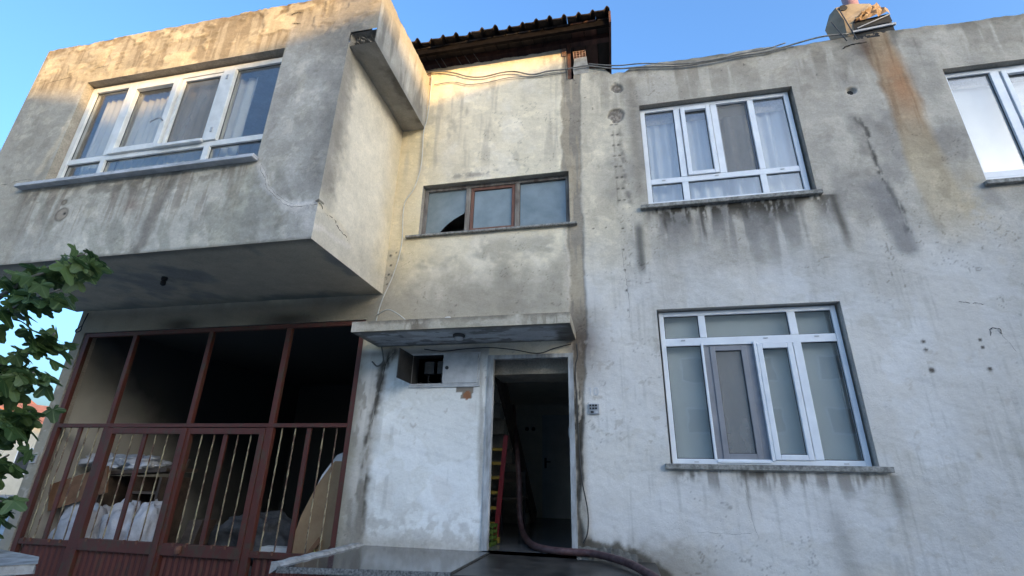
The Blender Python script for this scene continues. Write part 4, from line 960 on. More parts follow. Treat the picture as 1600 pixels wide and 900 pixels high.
# ------------------------------------------------------------------ tiled roof above the middle
roof_a = R(17); RE = (-.36, 7.77)          # eave line: y, underside z
def rp(x, s, h): return (x, RE[0]+s*math.cos(roof_a)-h*math.sin(roof_a), RE[1]+s*math.sin(roof_a)+h*math.cos(roof_a))
PT = .207; X0R = .21-19*PT
prof = [(0, .012), (.10, .006), (.13, .012), (.148, .045), (.168, .060), (.188, .045), (.207, .014)]
def tile_mesh():
    m = MB(); n = len(prof); t = .016; L_ = .43
    V = []
    for s, lift in ((0, .022), (L_, .0)):
        for px, ph in prof: V.append((px, s, ph+lift))
        for px, ph in prof: V.append((px, s, ph+lift-t))
    F = []
    for i in range(n-1):
        F += [(i, i+1, 2*n+i+1, 2*n+i), (n+i, 3*n+i, 3*n+i+1, n+i+1), (i, n+i, n+i+1, i+1), (2*n+i, 2*n+i+1, 3*n+i+1, 3*n+i)]
    F += [(0, 2*n, 3*n, n), (n-1, 2*n-1, 4*n-1, 3*n-1)]
    m.add(V, F); return m
rt = thing('tile_proto_root', None, None)
tm = tile_mesh(); me = bpy.data.meshes.new('roof_tile'); me.from_pydata(tm.v, [], tm.f); me.materials.append(M['tile']); me.update()
bpy.data.objects.remove(rt)
rnd = random.Random(3)
roofpart = MB()
for i in range(20):                          # sheathing boards run up the slope
    x = X0R+.02+i*.196
    bm_ = MB(); q = [rp(x, .03, .0), rp(x+.18, .03, .0), rp(x+.18, 3.3, .0), rp(x, 3.3, .0)]; h = .022
    q2 = [(a, b_-math.sin(roof_a)*-h*-1, c_+h) for a, b_, c_ in q]
    bm_.add(q+q2, [(0,3,2,1),(4,5,6,7),(0,1,5,4),(1,2,6,5),(2,3,7,6),(3,0,4,7)])
    bm_.build('roof_board', M['board_red'] if i in (17, 18) else M['board'], house)
for row in range(8):
    for c in range(19):
        o = bpy.data.objects.new('roof_tile', me); COL.objects.link(o); o.parent = house
        p = rp(X0R+c*PT+rnd.uniform(-.005, .005), row*.36-.07+rnd.uniform(-.035, .035), .03+rnd.uniform(-.006, .012))
        o.location = p; o.rotation_euler = (roof_a+rnd.uniform(-.03, .03), rnd.uniform(-.05, .05), rnd.uniform(-.025, .025))
m = MB(); m.bar(rp(X0R, .05, -.055), rp(.20, .05, -.055), .05, .10); m.build('fascia_board', M['charred'], house)
m = MB(); m.bar(rp(X0R, .42, -.05), rp(.18, .42, -.05), .09, .09); m.build('purlin', M['board_red'], house)
m = MB(); m.bar(rp(X0R, 1.5, -.05), rp(.18, 1.5, -.05), .09, .09); m.build('purlin', M['board'], house)
m = MB(); m.bar(rp(.205, -.05, -.02), rp(.205, 3.3, -.02), .03, .17); m.build('verge_board', M['board_red'], house)
m = MB(); m.box(-.455, -.405, .03, .08, 7.07, 7.80); m.build('roof_post', M['rust'], house)
m = MB(); m.box(-.40, .19, 2.5, 2.6, 6.9, 8.55); m.box(-4.0, -.47, 2.5, 2.6, 6.9, 8.55); m.build('attic_wall', M['dark'], house)
m = MB()
for k, (x, z0) in enumerate(((-2.62, 7.9), (-2.52, 7.9), (-2.25, 7.86), (-2.1, 7.85), (-1.95, 7.86))):
    m.tube([(x, -.02, z0), (x+.06, .0, z0-.10), (x+.14, .02, z0-.25)], .006, 5)
m.build('bent_wire', M['cable_grey'], house)
# hollow bricks: the broken stack on the right wall head, the jagged end of the middle wall
def hollow_brick(mt, x0, x1, y0, y1, z0, z1, nx, nz, parent, tilt=0):
    b = MB(); w = (x1-x0)/(nx*5+1); h = (z1-z0)/(nz*5+1)
    for i in range(nx+1): b.box(x0+i*5*w, x0+i*5*w+w, y0, y1, z0, z1)
    for j in range(nz+1): b.box(x0+w*.9, x1-w*.9, y0+.001, y1-.001, z0+j*5*h, z0+j*5*h+h)
    b.box(x0+.002, x1-.002, y1-.03, y1-.028, z0+.002, z1-.002)
    if tilt: b.v = [(x+tilt*(z-z0), y, z) for x, y, z in b.v]
    return b.build('hollow_brick', mt, parent)
hollow_brick(M['brick'], -.36, -.17, -.0, .19, 7.46, 7.60, 4, 3, house, -.05)
m = MB(); P = []
rnd = random.Random(9)
for z, dx in ((7.14, 0), (7.24, .01), (7.34, -.01), (7.455, -.005)):
    P.append([(-.36-dx+rnd.uniform(-.01, .01), 0, z), (-.15+dx+rnd.uniform(-.01, .01), -.01, z), (-.15+dx, .19, z), (-.35, .19, z)])
for a, b_ in zip(P[:-1], P[1:]):
    for k in range(4): m.quad(a[k], a[(k+1) % 4], b_[(k+1) % 4], b_[k])
m.quad(*P[-1]); m.build('brick_pier', M['mortar'], house)
hollow_brick(M['brick'], -.535, -.472, -.012, .12, 7.54, 7.68, 2, 4, house)
for k in range(3): hollow_brick(M['brick'], -2.70, -2.655, -.012, .10, 7.36+k*.10, 7.45+k*.10, 1, 2, house)

# ================================================================== GATE
gate = thing('metal_gate', 'dark red metal garage gate with peeling cream bars under the bay', 'gate', (-5.56, .03, 0))
gy0, gy1 = .01, .07
m = MB(); m.box(-7.88, -7.80, gy0, gy1, .02, 3.43); m.box(-3.295, -3.225, gy0, gy1, .02, 3.43); m.box(-7.799, -3.296, gy0+.002, gy1, 3.37, 3.43)
m.box(-6.99, -6.895, gy0-.002, gy1, .02, 2.049); m.box(-6.975, -6.91, gy0, gy1, 2.101, 3.369); m.box(-5.655, -5.59, gy0, gy1, 2.101, 3.369); m.box(-4.405, -4.33, gy0, gy1, 2.101, 3.369); m.box(-4.42, -4.32, gy0-.002, gy1, .02, 2.049)
m.box(-7.799, -3.296, gy0-.004, gy1, 2.05, 2.10)
m.build('gate_frame', M['red'], gate, bevel=.004)
def twisted(x, z0, z1, y=.045, w=.013):
    n_ = 26; V = []; F = []
    for k in range(n_+1):
        a = k*.55; z = z0+(z1-z0)*k/n_
        for q in range(4):
            an = a+q*math.pi/2; V.append((x+w*.72*math.cos(an), y+w*.72*math.sin(an), z))
    for k in range(n_):
        for q in range(4): F.append((k*4+q, k*4+(q+1) % 4, (k+1)*4+(q+1) % 4, (k+1)*4+q))
    return MB().add(V, F)
def ribbed(x0, x1, z0, z1, y=.06):
    n_ = max(4, int((x1-x0)/.0225)); V = []; F = []
    for k in range(n_+1):
        x = x0+(x1-x0)*k/n_; yy = y - (.018 if (k//2) % 2 else 0)
        V += [(x, yy, z0), (x, yy, z1)]
    for k in range(n_): F.append((2*k, 2*k+2, 2*k+3, 2*k+1))
    return MB().add(V, F)
def leaf(name, x0, x1, bars, flat, fr, z0=.55, zt=2.04):
    if fr:
        m = rect_frame(MB(), x0, x1, gy0-.012, gy1-.005, z0, zt, .075, .13); m.box(x0, x0+.07, gy0-.012, gy1-.005, .03, z0-.001); m.box(x1-.07, x1, gy0-.012, gy1-.005, .03, z0-.001)
        p = m.build(name, M['red'], gate, bevel=.003); zb = z0+.13; zc = zt-.075
    else:
        m = MB(); m.box(x0, x1, gy0, gy1-.005, z0+.03, z0+.095); p = m.build(name, M['red'], gate, bevel=.003); zb = z0+.095; zc = 2.05
    for x in bars: twisted(x, zb, zc+.03).build('twisted_bar', M['bar'], p)
    MB().box(flat-.03, flat+.03, .03, .055, zb, zc).build('flat_bar', M['red'], p)
    m = MB()
    for x in bars: m.box(x-.012, x+.012, gy0-.016, gy0+.004, zb-.03, zb+.012)
    m.build('bar_weld', M['rust'], p)
    ribbed(x0+.03, x1-.03, .03, z0+.04).build('ribbed_sheet', M['red_sheet'], p)
    return p
leaf('side_panel', -7.79, -6.995, (-7.71, -7.60, -7.29, -7.11), -7.42, False)
la = leaf('gate_leaf', -6.885, -5.625, (-6.70, -6.50, -6.12, -5.93), -6.29, True)
lb = leaf('gate_leaf', -5.615, -4.425, (-5.39, -5.20, -4.84, -4.65), -5.02, True)
leaf('side_panel', -4.315, -3.30, (-4.21, -4.02, -3.62, -3.44), -3.82, False)
MB().box(-5.66, -5.59, gy0-.03, gy0-.013, .03, 2.04).build('cover_strip', M['red'], lb)
m = MB(); m.lathe([(.0, 0), (.03, .01), (.04, .05), (.03, .09), (0, .10)], (-5.28, -.02, .57), 10); m.build('latch', M['rust'], lb)

# ------------------------------------------------------------------ things behind the gate
def blob(name, c, r, label, cat, mat, seed=0, flat=.0, group=None, lump=.28, rot=0):
    nz, nn = 26, 44; V = []; F = []; rs = np.random.RandomState(seed); ph = rs.rand(6)*6
    for j in range(nz+1):
        th = math.pi*j/nz
        for i in range(nn):
            f = 2*math.pi*i/nn
            k = 1+lump*(.35*math.sin(3*f+ph[0]+2*th)+.3*math.sin(5*th+ph[1]+2*f)+.22*math.sin(7*f+ph[2]-4*th)+.16*math.sin(11*th+5*f+ph[3])+.14*math.sin(13*f+ph[4])-.22*abs(math.sin(4*f+3*th+ph[5]))**.5-.15*abs(math.sin(9*th-5*f+ph[1]))**.5)
            e = .75
            cx = math.copysign(abs(math.sin(th)*math.cos(f))**e, math.cos(f)); cy = math.copysign(abs(math.sin(th)*math.sin(f))**e, math.sin(f)); cz = math.copysign(abs(math.cos(th))**e, math.cos(th))
            x, y, z = cx*r[0]*k, cy*r[1]*k, cz*r[2]*k
            if rot: x, z = x*math.cos(rot)-z*math.sin(rot), x*math.sin(rot)+z*math.cos(rot)
            V.append((c[0]+x, c[1]+y, max(c[2]+z, flat)))
    for j in range(nz):
        for i in range(nn): F.append((j*nn+i, j*nn+(i+1) % nn, (j+1)*nn+(i+1) % nn, (j+1)*nn+i))
    return one(MB().add(V, F), name, mat, label, cat, group, smooth=True)
SG = 'white sacks heaped in the garage'
blob('sack', (-7.35, .48, .70), (.40, .26, .36), 'lumpy white woven sack at the far left behind the gate, below the brown chipboard', 'sack', M['sack'], 1, .03, SG)
blob('sack', (-6.72, .50, .66), (.30, .24, .42), 'white woven sack standing behind the left edge of the first gate leaf', 'sack', M['sack'], 2, .03, SG, .3)
blob('sack', (-6.25, .42, .72), (.20, .20, .38), 'narrow upright white sack beside the dark broken desk', 'sack', M['sack'], 3, .03, SG, .18)
blob('sack', (-7.45, .65, 1.62), (.42, .22, .10), 'flat white sack lying on top of the brown chipboard pile', 'sack', M['sack'], 4, 1.50, SG, .4)
blob('sack', (-6.85, .62, 1.60), (.34, .2, .10), 'crumpled white sack draped over the top of the broken desk', 'sack', M['sack'], 5, 1.5, SG, .45)
m = MB(); m.bar((-7.90, .30, 1.12), (-7.05, .34, 1.38), .03, .36, (0, 0, 1)); m.v = [(x, y+.0, z) for x, y, z in m.v]
one(m, 'chipboard', M['chip'], 'orange brown chipboard panel tilted across the sacks behind the gate', 'board')
desk = thing('broken_desk', 'dark broken wooden desk with open compartments behind the first gate leaf', 'desk', (-6.8, .7, .02))
m = MB(); m.bar((-7.3, .7, 1.46), (-6.2, .7, 1.52), .55, .05, (0, 0, 1)); m.build('desk_top', M['darkwood'], desk)
for x in (-7.25, -6.75, -6.3): MB().box(x, x+.04, .45, .95, .03, 1.42).build('side_panel', M['darkwood'], desk)
for z in (.5, .85, 1.2): MB().box(-6.709, -6.301, .46, .94, z, z+.03).build('shelf', M['darkwood'], desk)
m = MB(); m.bar((-6.35, .5, 1.5), (-5.98, .45, 1.62), .03, .06); m.bar((-6.2, .55, .9), (-5.92, .48, 1.66), .025, .05); m.build('loose_slat', M['darkwood'], desk)
poly = [(-4.04, .55), (-3.36, .55), (-3.30, 1.1), (-3.31, 1.66), (-3.42, 1.82), (-3.52, 1.79), (-3.66, 1.64), (-3.84, 1.36), (-3.97, 1.02), (-4.02, .78)]
m = MB().prism(poly, .36, .372); m.v = [(x, y+(z-.5)*.06, z-.0) for x, y, z in m.v]
one(m, 'cardboard_sheet', M['carton'], 'big brown cardboard sheet with a curved edge leaning inside the gate at right', 'cardboard')
poly = [(-4.02, .50), (-3.8, .50), (-3.45, 1.5), (-3.40, 1.83), (-3.62, 1.74), (-3.79, 1.50), (-3.93, 1.15)]
m = MB().prism(poly, .43, .45); one(m, 'white_board', M['foam'], 'white board standing just behind the brown cardboard sheet', 'board')
m = MB(); m.bar((-3.75, .30, .58), (-3.62, .33, .78), .03, .05); one(m, 'wood_offcut', M['chip'], 'short splintered wood offcut in front of the cardboard sheet', 'wood')
m = MB(); m.bar((-3.52, .28, .56), (-3.33, .31, .82), .03, .07); one(m, 'wood_offcut', M['redwood'], 'reddish wood offcut by the right gate post', 'wood')
m = MB(); m.box(-4.55, -4.0, .5, 1.2, .55, .63); m.box(-4.5, -4.02, .52, 1.18, .45, .52); one(m, 'mattress_board', M['foam'], 'pale boards stacked flat on the garage floor near the right panel', 'board')
blob('bundle', (-4.95, .9, .66), (.62, .4, .30), 'large dark grey cloth bundle slumped on the garage floor behind the second gate leaf', 'bundle', M['darkcloth'], 8, .03, None, .3)
m = MB(); m.box(-5.62, -5.42, .3, .55, .55, .92); m.v = [(x+(z-.5)*.25, y, z) for x, y, z in m.v]; one(m, 'dark_box', M['darkwood'], 'small dark tilted box behind the middle of the gate', 'box')
# yellowing seedling at the foot of the right gate panel
pl = thing('seedling', 'small yellow green seedling growing at the foot of the right gate post', 'plant', (-3.4, -.05, .55))
for k in range(7):
    a = k*.9; l_ = .07+.02*(k % 3)
    p0 = Vector((-3.4, -.05, .60+.012*k)); d = Vector((math.cos(a), -.5+math.sin(a)*.5, .4)).normalized()
    s_ = d.cross(Vector((0, 0, 1))).normalized()*.022
    m = MB().add([p0, p0+d*l_*.5+s_, p0+d*l_, p0+d*l_*.5-s_], [(0, 1, 2, 3)]); m.build('leaf', M['green_leaf'] if 'green_leaf' in M else M['green_pl'], pl)
MB().tube([(-3.4, -.05, .55), (-3.40, -.05, .70)], .004, 5).build('stem', M['green_pl'], pl)

# ================================================================== STOOP
st = thing('stone_stoop', 'wet dark terrazzo stoop with a worn light rim in front of the door', 'steps', (-1.6, -.6, 0))
def fy(x): return -1.50+.154*(x+2.82)
m = MB(); zt = .775
def slab(m, x0, x1, z0, z1, inset=0):
    V = [(x0, fy(x0)+inset, z0), (x1, fy(x1)+inset, z0), (x1, -.004, z0), (x0, -.004, z0)]; V += [(x, y, z1) for x, y, z in V]
    return m.add(V, [(0,3,2,1),(4,5,6,7),(0,1,5,4),(1,2,6,5),(2,3,7,6),(3,0,4,7)])
slab(MB(), -2.87, -1.42, .735, zt).build('terrazzo_slab', M['granite'], st, bevel=.004)
m = MB(); V = []
for k in range(40):
    x = -2.87+1.45*k/39; V.append((x, fy(x)))
for (xa, ya), (xb, yb) in zip(V[:-1], V[1:]): m.quad((xa, ya-.004, .728), (xb, yb-.004, .728), (xb, yb-.004, zt+.001), (xa, ya-.004, zt+.001))
m.build('slab_edge', M['granite_edge'], st)
m = slab(MB(), -1.419, .28, .60, zt-.02); m.build('landing', M['wet_landing_reflection'], st, bevel=.01)
m = slab(MB(), -2.80, .22, 0, .60, .12); m.v = [(x, y, z) for x, y, z in m.v]; m.build('base', M['rim'], st)
rnd = random.Random(4); m = MB(); P = []
for k in range(26):
    t = k/25; y = -.01+(-1.48)*t; w0 = .05+.025*rnd.random()
    P.append([(-2.95, y, zt-.06), (-2.945, y, zt+.022+.01*rnd.random()), (-2.945+w0, y, zt+.018+.008*rnd.random()), (-2.935+w0+.02, y, zt-.002)])
for a, b_ in zip(P[:-1], P[1:]):
    for k in range(3): m.quad(a[k], a[k+1], b_[k+1], b_[k])
m.quad(*P[-1]); m.build('rim', M['rim'], st)
# crumbling mortar at the foot of the wall to the right of the door
m = MB(); P = []; rnd = random.Random(12)
for k in range(40):
    x = -.49+.95*k/39; top = np.interp(x, [-.5, -.1, .1, .35, .5], [.90, .90, .84, .64, .50])+rnd.uniform(-.012, .012)-.03
    d_ = .03+.012*rnd.random()
    P.append([(x, -.003, top), (x, -d_*.6, top-.05), (x, -d_-.04, top-.12), (x, -d_-.08, .45)])
for a, b_ in zip(P[:-1], P[1:]):
    for k in range(3): m.quad(a[k], b_[k], b_[k+1], a[k+1])
m.build('mortar_fillet', M['wet_mortar'] if 'wet_mortar' in M else M['mortar'], house)

# ================================================================== WALL-MOUNTED THINGS
cab = thing('meter_cabinet', 'recessed white steel meter cabinet with its left door hanging open under the canopy', 'meter cabinet', (-2.06, 0, 2.56))
m = MB(); m.room(-2.495, -1.635, .0, .20, 2.565, 2.925); m.build('cabinet_body', M['cabinet_in'], cab)
rect_frame(MB(), -2.515, -1.615, -.012, .006, 2.545, 2.945, .022).build('cabinet_frame', M['cabinet'], cab)
dr = MB().box(-2.085, -1.64, -.022, -.013, 2.568, 2.922).build('cabinet_door', M['cabinet'], cab, bevel=.002)
m = MB(); m.tube([(-2.03, -.021, 2.755), (-2.03, -.035, 2.755)], .022, 12); m.build('lock', M['black'], dr)
MB().box(-2.50, -2.49, -.42, -.012, 2.568, 2.922).build('cabinet_door', M['black'], cab, bevel=.002, label='cabinet door swung fully open, seen from its grey inside')
for x in (-2.36, -2.19):
    mm_ = MB().box(x, x+.13, .06, .16, 2.70, 2.86).build('electric_meter', M['black'], cab, bevel=.006)
    MB().box(x+.02, x+.11, .052, .061, 2.79, 2.84).build('meter_dial', M['cabinet_in'], mm_)
m = MB(); m.tube([(-2.30, .1, 2.70), (-2.31, .08, 2.62), (-2.25, .1, 2.57)], .008, 6); m.tube([(-2.13, .1, 2.70), (-2.14, .08, 2.64), (-2.10, .1, 2.57)], .008, 6); m.build('meter_cable', M['black'], cab)
MB().box(-2.52, -1.60, -.02, -.004, 2.520, 2.540).build('drip_ledge', M['cabinet'], cab)

bell = thing('intercom_panel', 'small grey doorbell panel with black buttons on the wall right of the door', 'doorbell', (-.265, 0, 2.20))
MB().box(-.325, -.205, -.022, -.003, 2.19, 2.305).build('plate', M['steel_grey'], bell, bevel=.004)
for i in range(3):
    for j in range(2): MB().box(-.313+i*.030, -.293+i*.030+(.004 if i else 0), -.028, -.0215, 2.275-j*.032, 2.295-j*.032).build('button', M['black'], bell)
MB().box(-.302, -.268, -.027, -.0215, 2.20, 2.225).build('button', M['black'], bell)
MB().box(-.250, -.225, -.027, -.0215, 2.20, 2.225).build('button', M['cabinet'], bell)
fc = bpy.data.curves.new('house_number', 'FONT'); fc.body = '10'; fc.size = .13; fc.extrude = .0015
fo = bpy.data.objects.new('house_number_text', fc); COL.objects.link(fo)
dg = bpy.context.evaluated_depsgraph_get(); me_ = bpy.data.meshes.new_from_object(fo.evaluated_get(dg)); bpy.data.objects.remove(fo)
me_.materials.append(M['number']); fo = bpy.data.objects.new('house_number', me_); COL.objects.link(fo)
fo.location = (-.33, -.006, 2.40); fo.rotation_euler = (R(90), 0, 0)
props(fo, 'faint grey house number painted on the wall above the doorbell panel', 'house number')
ljb = thing('canopy_lamp', 'dark round lamp base under the middle of the entrance canopy', 'lamp', (-1.76, -.44, 2.99))
MB().lathe([(0, .065), (.06, .062), (.075, .05), (.07, .03), (.06, .02)], (-1.76, -.44, 2.99), 18).build('base', M['cabinet_in'], ljb, smooth=True)
MB().lathe([(.055, .02), (.05, .0), (.03, -.012), (0, -.014)], (-1.76, -.44, 2.99), 18).build('socket', M['steel_grey'], ljb, smooth=True)
lj = thing('soffit_lamp_holder', 'black bulb holder hanging under the concrete soffit of the bay', 'lamp', (-5.53, -1.0, 3.68))
MB().tube([(-5.53, -1.0, 3.79), (-5.53, -1.0, 3.75)], .035, 12).build('rose', M['black'], lj)
MB().lathe([(.02, .07), (.03, .05), (.032, .01), (.02, 0)], (-5.53, -1.0, 3.68), 12).build('socket', M['black'], lj)
eb = thing('junction_box', 'small square junction box on the wall left of the gate', 'junction box', (-7.99, 0, 1.57))
MB().box(-8.03, -7.94, -.03, -.004, 1.57, 1.68).build('box', M['steel_grey'], eb, bevel=.004); MB().box(-8.012, -7.958, -.034, -.029, 1.588, 1.662).build('cover', M['cabinet_in'], eb)

def cable(name, pts, r, mat, label, n=7):
    return one(MB().tube(smooth_path(pts, n), r, 7), name, mat, label, 'cable', smooth=True)
WA = [(-2.74, 7.6), (-2.46, 7.57), (-2.23, 7.49), (-2.01, 7.38), (-1.77, 7.33), (-1.47, 7.36), (-1.26, 7.34), (-.99, 7.23), (-.75, 7.25), (-.49, 7.24), (-.29, 7.25), (-.14, 7.24), (.25, 7.11), (.64, 7.07), (1.12, 6.99), (1.56, 6.99), (1.95, 7.02), (2.27, 7.02), (2.52, 7.07), (2.97, 7.15), (3.30, 7.13)]
cable('cable', [(x, -.035, z) for x, z in WA], .011, M['cable_grey'], 'grey cable sagging across the upper wall from the bay to the parapet at right')
cable('cable', [(x, -.022, z) for x, z in ((-2.58, 7.33), (-2.27, 7.33), (-2.0, 7.23), (-1.68, 7.22), (-1.34, 7.25), (-.85, 7.19), (-.49, 7.19))], .006, M['cable_grey'], 'thin grey wire hanging just below the thicker cable on the middle wall')
cable('cable', [(x, -.05, z+.03+.02*math.sin(x*3)) for x, z in WA[11:19]], .009, M['cable_grey'], 'second cable running along the top of the right parapet')
cable('cable', [(x, -.03-(.03 if k == 2 else 0), z) for k, (x, z) in enumerate([(-2.62, 7.5), (-2.63, 6.72), (-2.655, 6.38), (-2.65, 5.83), (-2.72, 5.42), (-2.85, 5.14), (-2.82, 4.51), (-2.89, 4.06), (-3.0, 3.72), (-3.05, 3.47), (-3.06, 3.2)])], .008, M['cable_white'], 'thin white cable hanging down the inside corner beside the bay')
cable('cable', [(-3.05, -.03, 3.47), (-2.99, -.12, 3.46), (-2.79, -.22, 3.48), (-2.55, -.25, 3.33), (-2.45, -.28, 3.19)], .008, M['cable_white'], 'loose white cable looping onto the left end of the canopy')
cable('cable', [(-2.94, -.02, 3.05), (-2.90, -.04, 2.95), (-2.89, -.03, 2.85), (-2.97, -.02, 2.80), (-3.05, -.015, 2.86)], .010, M['cable_grey'], 'short grey cable curled under the left end of the canopy')
cable('cable', [(-2.35, -.02, 3.0), (-2.1, -.03, 2.965), (-1.8, -.03, 2.985), (-1.5, -.03, 2.99), (-1.2, -.03, 2.955), (-.9, -.03, 2.90), (-.7, -.03, 2.955), (-.5, -.03, 3.0)], .006, M['black'], 'dark cable sagging below the canopy above the open doorway')
cable('cable', [(-.44, -.03, 3.0), (-.43, -.03, 2.85), (-.46, -.03, 2.7), (-.45, -.03, 2.3), (-.44, -.03, 1.8), (-.42, -.03, 1.5), (-.37, -.03, 1.2), (-.38, -.03, 1.0), (-.43, -.03, .9)], .007, M['black'], 'thin black cable running down the wall beside the right door jamb')
cable('cable', [(-7.94, -.02, 3.75), (-7.93, -.05, 3.55), (-7.90, -.07, 3.46), (-7.96, -.08, 3.43), (-8.0, -.06, 3.48), (-7.95, -.04, 3.54)], .009, M['black'], 'black cable loop hanging at the top left corner of the gate')
m = MB(); nx, ny = 10, 5; rnd = random.Random(6)
V = [(-1.98+.27*i/nx, -.62+.10*j/ny, 3.177+.05*math.sin(math.pi*j/ny)*math.sin(math.pi*i/nx)*rnd.uniform(.4, 1.2)+(.002)) for j in range(ny+1) for i in range(nx+1)]
m.add(V, [(j*(nx+1)+i, j*(nx+1)+i+1, (j+1)*(nx+1)+i+1, (j+1)*(nx+1)+i) for j in range(ny) for i in range(nx)])
one(m, 'rag', M['rag'], 'crumpled white rag lying on top of the entrance canopy', 'rag', smooth=True)

# ------------------------------------------------------------------ chimney pipe, carton and rods on the parapet
one(MB().tube([(3.60, .22, 7.0), (3.60, .22, 7.7), (3.56, .20, 8.7)], .088, 16), 'flue_pipe', M['pipe'], 'pinkish brown flue pipe rising behind the torn carton on the parapet', 'pipe', smooth=True)
cb = thing('torn_carton', 'torn sunlit cardboard carton slumped on the parapet around the flue pipe', 'carton', (3.5, .2, 7.1))
F0 = [(3.29, .0, 7.12), (3.33, -.02, 7.36), (3.28, .01, 7.68), (3.47, .0, 7.70), (3.70, .02, 7.66), (3.76, .03, 7.56), (3.84, .03, 7.42)]
m = MB()
A = [(3.17, .12, 7.14), (3.14, .15, 7.44), (3.22, .10, 7.66), (3.27, .01, 7.68), (3.31, -.02, 7.40), (3.30, .0, 7.12)]
m.add(A, [(0, 1, 2, 3, 4, 5)]); m.build('side', M['carton_box'], cb)
m = MB().add([(3.30, .0, 7.12), (3.31, -.02, 7.40), (3.27, .01, 7.68), (3.46, .0, 7.70), (3.70, .02, 7.67), (3.74, .03, 7.58), (3.55, -.03, 7.47), (3.42, -.03, 7.37), (3.39, -.03, 7.22), (3.38, 0, 7.12)], [tuple(range(10))[::-1]]); m.build('front', M['carton_box'], cb)
m = MB().add([(3.27, .012, 7.68), (3.46, .002, 7.70), (3.70, .022, 7.67), (3.72, .4, 7.67), (3.3, .4, 7.67), (3.22, .1, 7.66)], [(0, 1, 2, 3, 4, 5)]); m.build('lid', M['carton_box'], cb)
rnd = random.Random(2); m = MB(); nx, nz = 9, 5
V = []
for j in range(nz+1):
    for i in range(nx+1):
        t = i/nx; u = j/nz
        xa = 3.41+.43*t; za = 7.30+.08*t; xb = 3.43+.31*t; zb = 7.37+.24*t
        V.append((xa+(xb-xa)*u+rnd.uniform(-.012, .012), -.035-rnd.uniform(0, .06), za+(zb-za)*u+rnd.uniform(-.012, .012)))
m.add(V, [(j*(nx+1)+i, j*(nx+1)+i+1, (j+1)*(nx+1)+i+1, (j+1)*(nx+1)+i) for j in range(nz) for i in range(nx)]); m.build('crumpled_flap', M['carton'], cb)
m = MB().add([(3.38, -.035, 7.19), (3.85, -.03, 7.25), (3.84, -.03, 7.39), (3.40, -.035, 7.33)], [(0, 1, 2, 3)]); m.box(3.36, 3.86, .0, .36, 7.05, 7.30); m.build('hollow_shade_fill', M['dark'], cb)  # solid dark fill painted as the shaded inside of the carton
m = MB(); m.bar((3.36, -.03, 7.16), (3.88, -.02, 7.21), .02, .03); m.bar((3.88, -.02, 7.21), (3.86, .25, 7.33), .02, .03); m.bar((3.42, -.045, 7.20), (3.84, -.045, 7.36), .010, .014); m.build('tray_edge', M['steel_grey'], cb)
m = MB().lathe([(.055, 0), (.055, .012)], (0, 0, 0), 14); m.v = [(3.35+x, -.006-z*.4, 7.635+y*.6) for x, y, z in m.v]; m.tube([(3.35, .003, 7.635), (3.35, -.014, 7.635)], .05, 12); m.build('torn_hole', M['dark'], cb)  # dark disc on the face, coloured as the shade inside a hole
RG = 'thin rods leaning on the carton'
one(MB().tube([(3.13, -.06, 7.36), (3.25, -.05, 7.0)], .007, 6), 'thin_rod', M['black'], 'left thin dark rod leaning from the carton down to the parapet face', 'rod', RG)
one(MB().tube([(3.27, -.06, 7.55), (3.37, -.05, 7.0)], .008, 6), 'thin_rod', M['black'], 'right thin dark rod crossing the front of the torn carton', 'rod', RG)

# ================================================================== CURTAINS AND BLINDS
def drape(x0, x1, y, z0, z1, mat, label, amp=.035, folds=9, tilt=0, seed=0, cat='curtain', name='curtain', nz=14):
    nx = int(folds*8); rs = np.random.RandomState(seed); ph = rs.rand(4)*6; m = MB(); V = []
    for j in range(nz+1):
        u = j/nz
        for i in range(nx+1):
            t = i/nx; a = amp*(.55+.45*u)
            yy = y+a*math.sin(t*folds*2*math.pi+ph[0]+.5*math.sin(3*t*6+ph[1]))+.4*a*math.sin(t*folds*5.1+ph[2]+u)
            V.append((x0+(x1-x0)*t+tilt*(1-u)*(t if tilt > 0 else 1-t), yy, z1-(z1-z0)*u+.006*math.sin(t*folds*2*math.pi+ph[0])))
    m.add(V, [(j*(nx+1)+i, j*(nx+1)+i+1, (j+1)*(nx+1)+i+1, (j+1)*(nx+1)+i) for j in range(nz) for i in range(nx)])
    return one(m, name, mat, label, cat, smooth=True)
drape(.56, 1.50, .22, 4.82, 6.40, M['curtain'], 'white sheer curtain hanging in the left half of the upper window above the lower window', .025, 7, 0, 1)
drape(1.66, 2.46, .24, 4.82, 6.40, M['curtain'], 'white curtain drawn aside in the right half of the upper window above the lower window', .045, 5, 0, 2)
drape(1.50, 1.74, .33, 4.82, 6.40, M['curtain'], 'narrow shadowed curtain seen through the screen of the upper window', .04, 2, .06, 7)
drape(4.24, 6.2, .235, 4.82, 6.36, M['curtain'], 'taut white sheet covering the inside of the upper window at the right edge', .006, 4, 0, 3)
drape(-7.0, -6.42, BY+.26, 4.86, 6.5, M['curtain_cream'], 'pleated cream curtain behind the leftmost pane of the bay window', .03, 6, 0, 4)
drape(-6.40, -5.55, BY+.26, 4.86, 6.5, M['curtain_cream'], 'pleated cream curtain behind the opening sash of the bay window', .03, 8, 0, 5)
drape(-5.54, -4.78, BY+.26, 4.86, 6.5, M['curtain_cream'], 'pleated cream curtain behind the screened part of the bay window', .03, 6, 0, 6)
drape(-4.76, -4.50, BY+.27, 4.86, 6.5, M['curtain_cream'], 'cream curtain end gathered beside the bare right pane of the bay window', .04, 2, 0, 8)
m = MB(); n_ = 8
V = [(.55+1.80*i/n_, .20+.004*math.sin(i*2.1+j), 1.70+1.66*j/8) for j in range(9) for i in range(n_+1)]
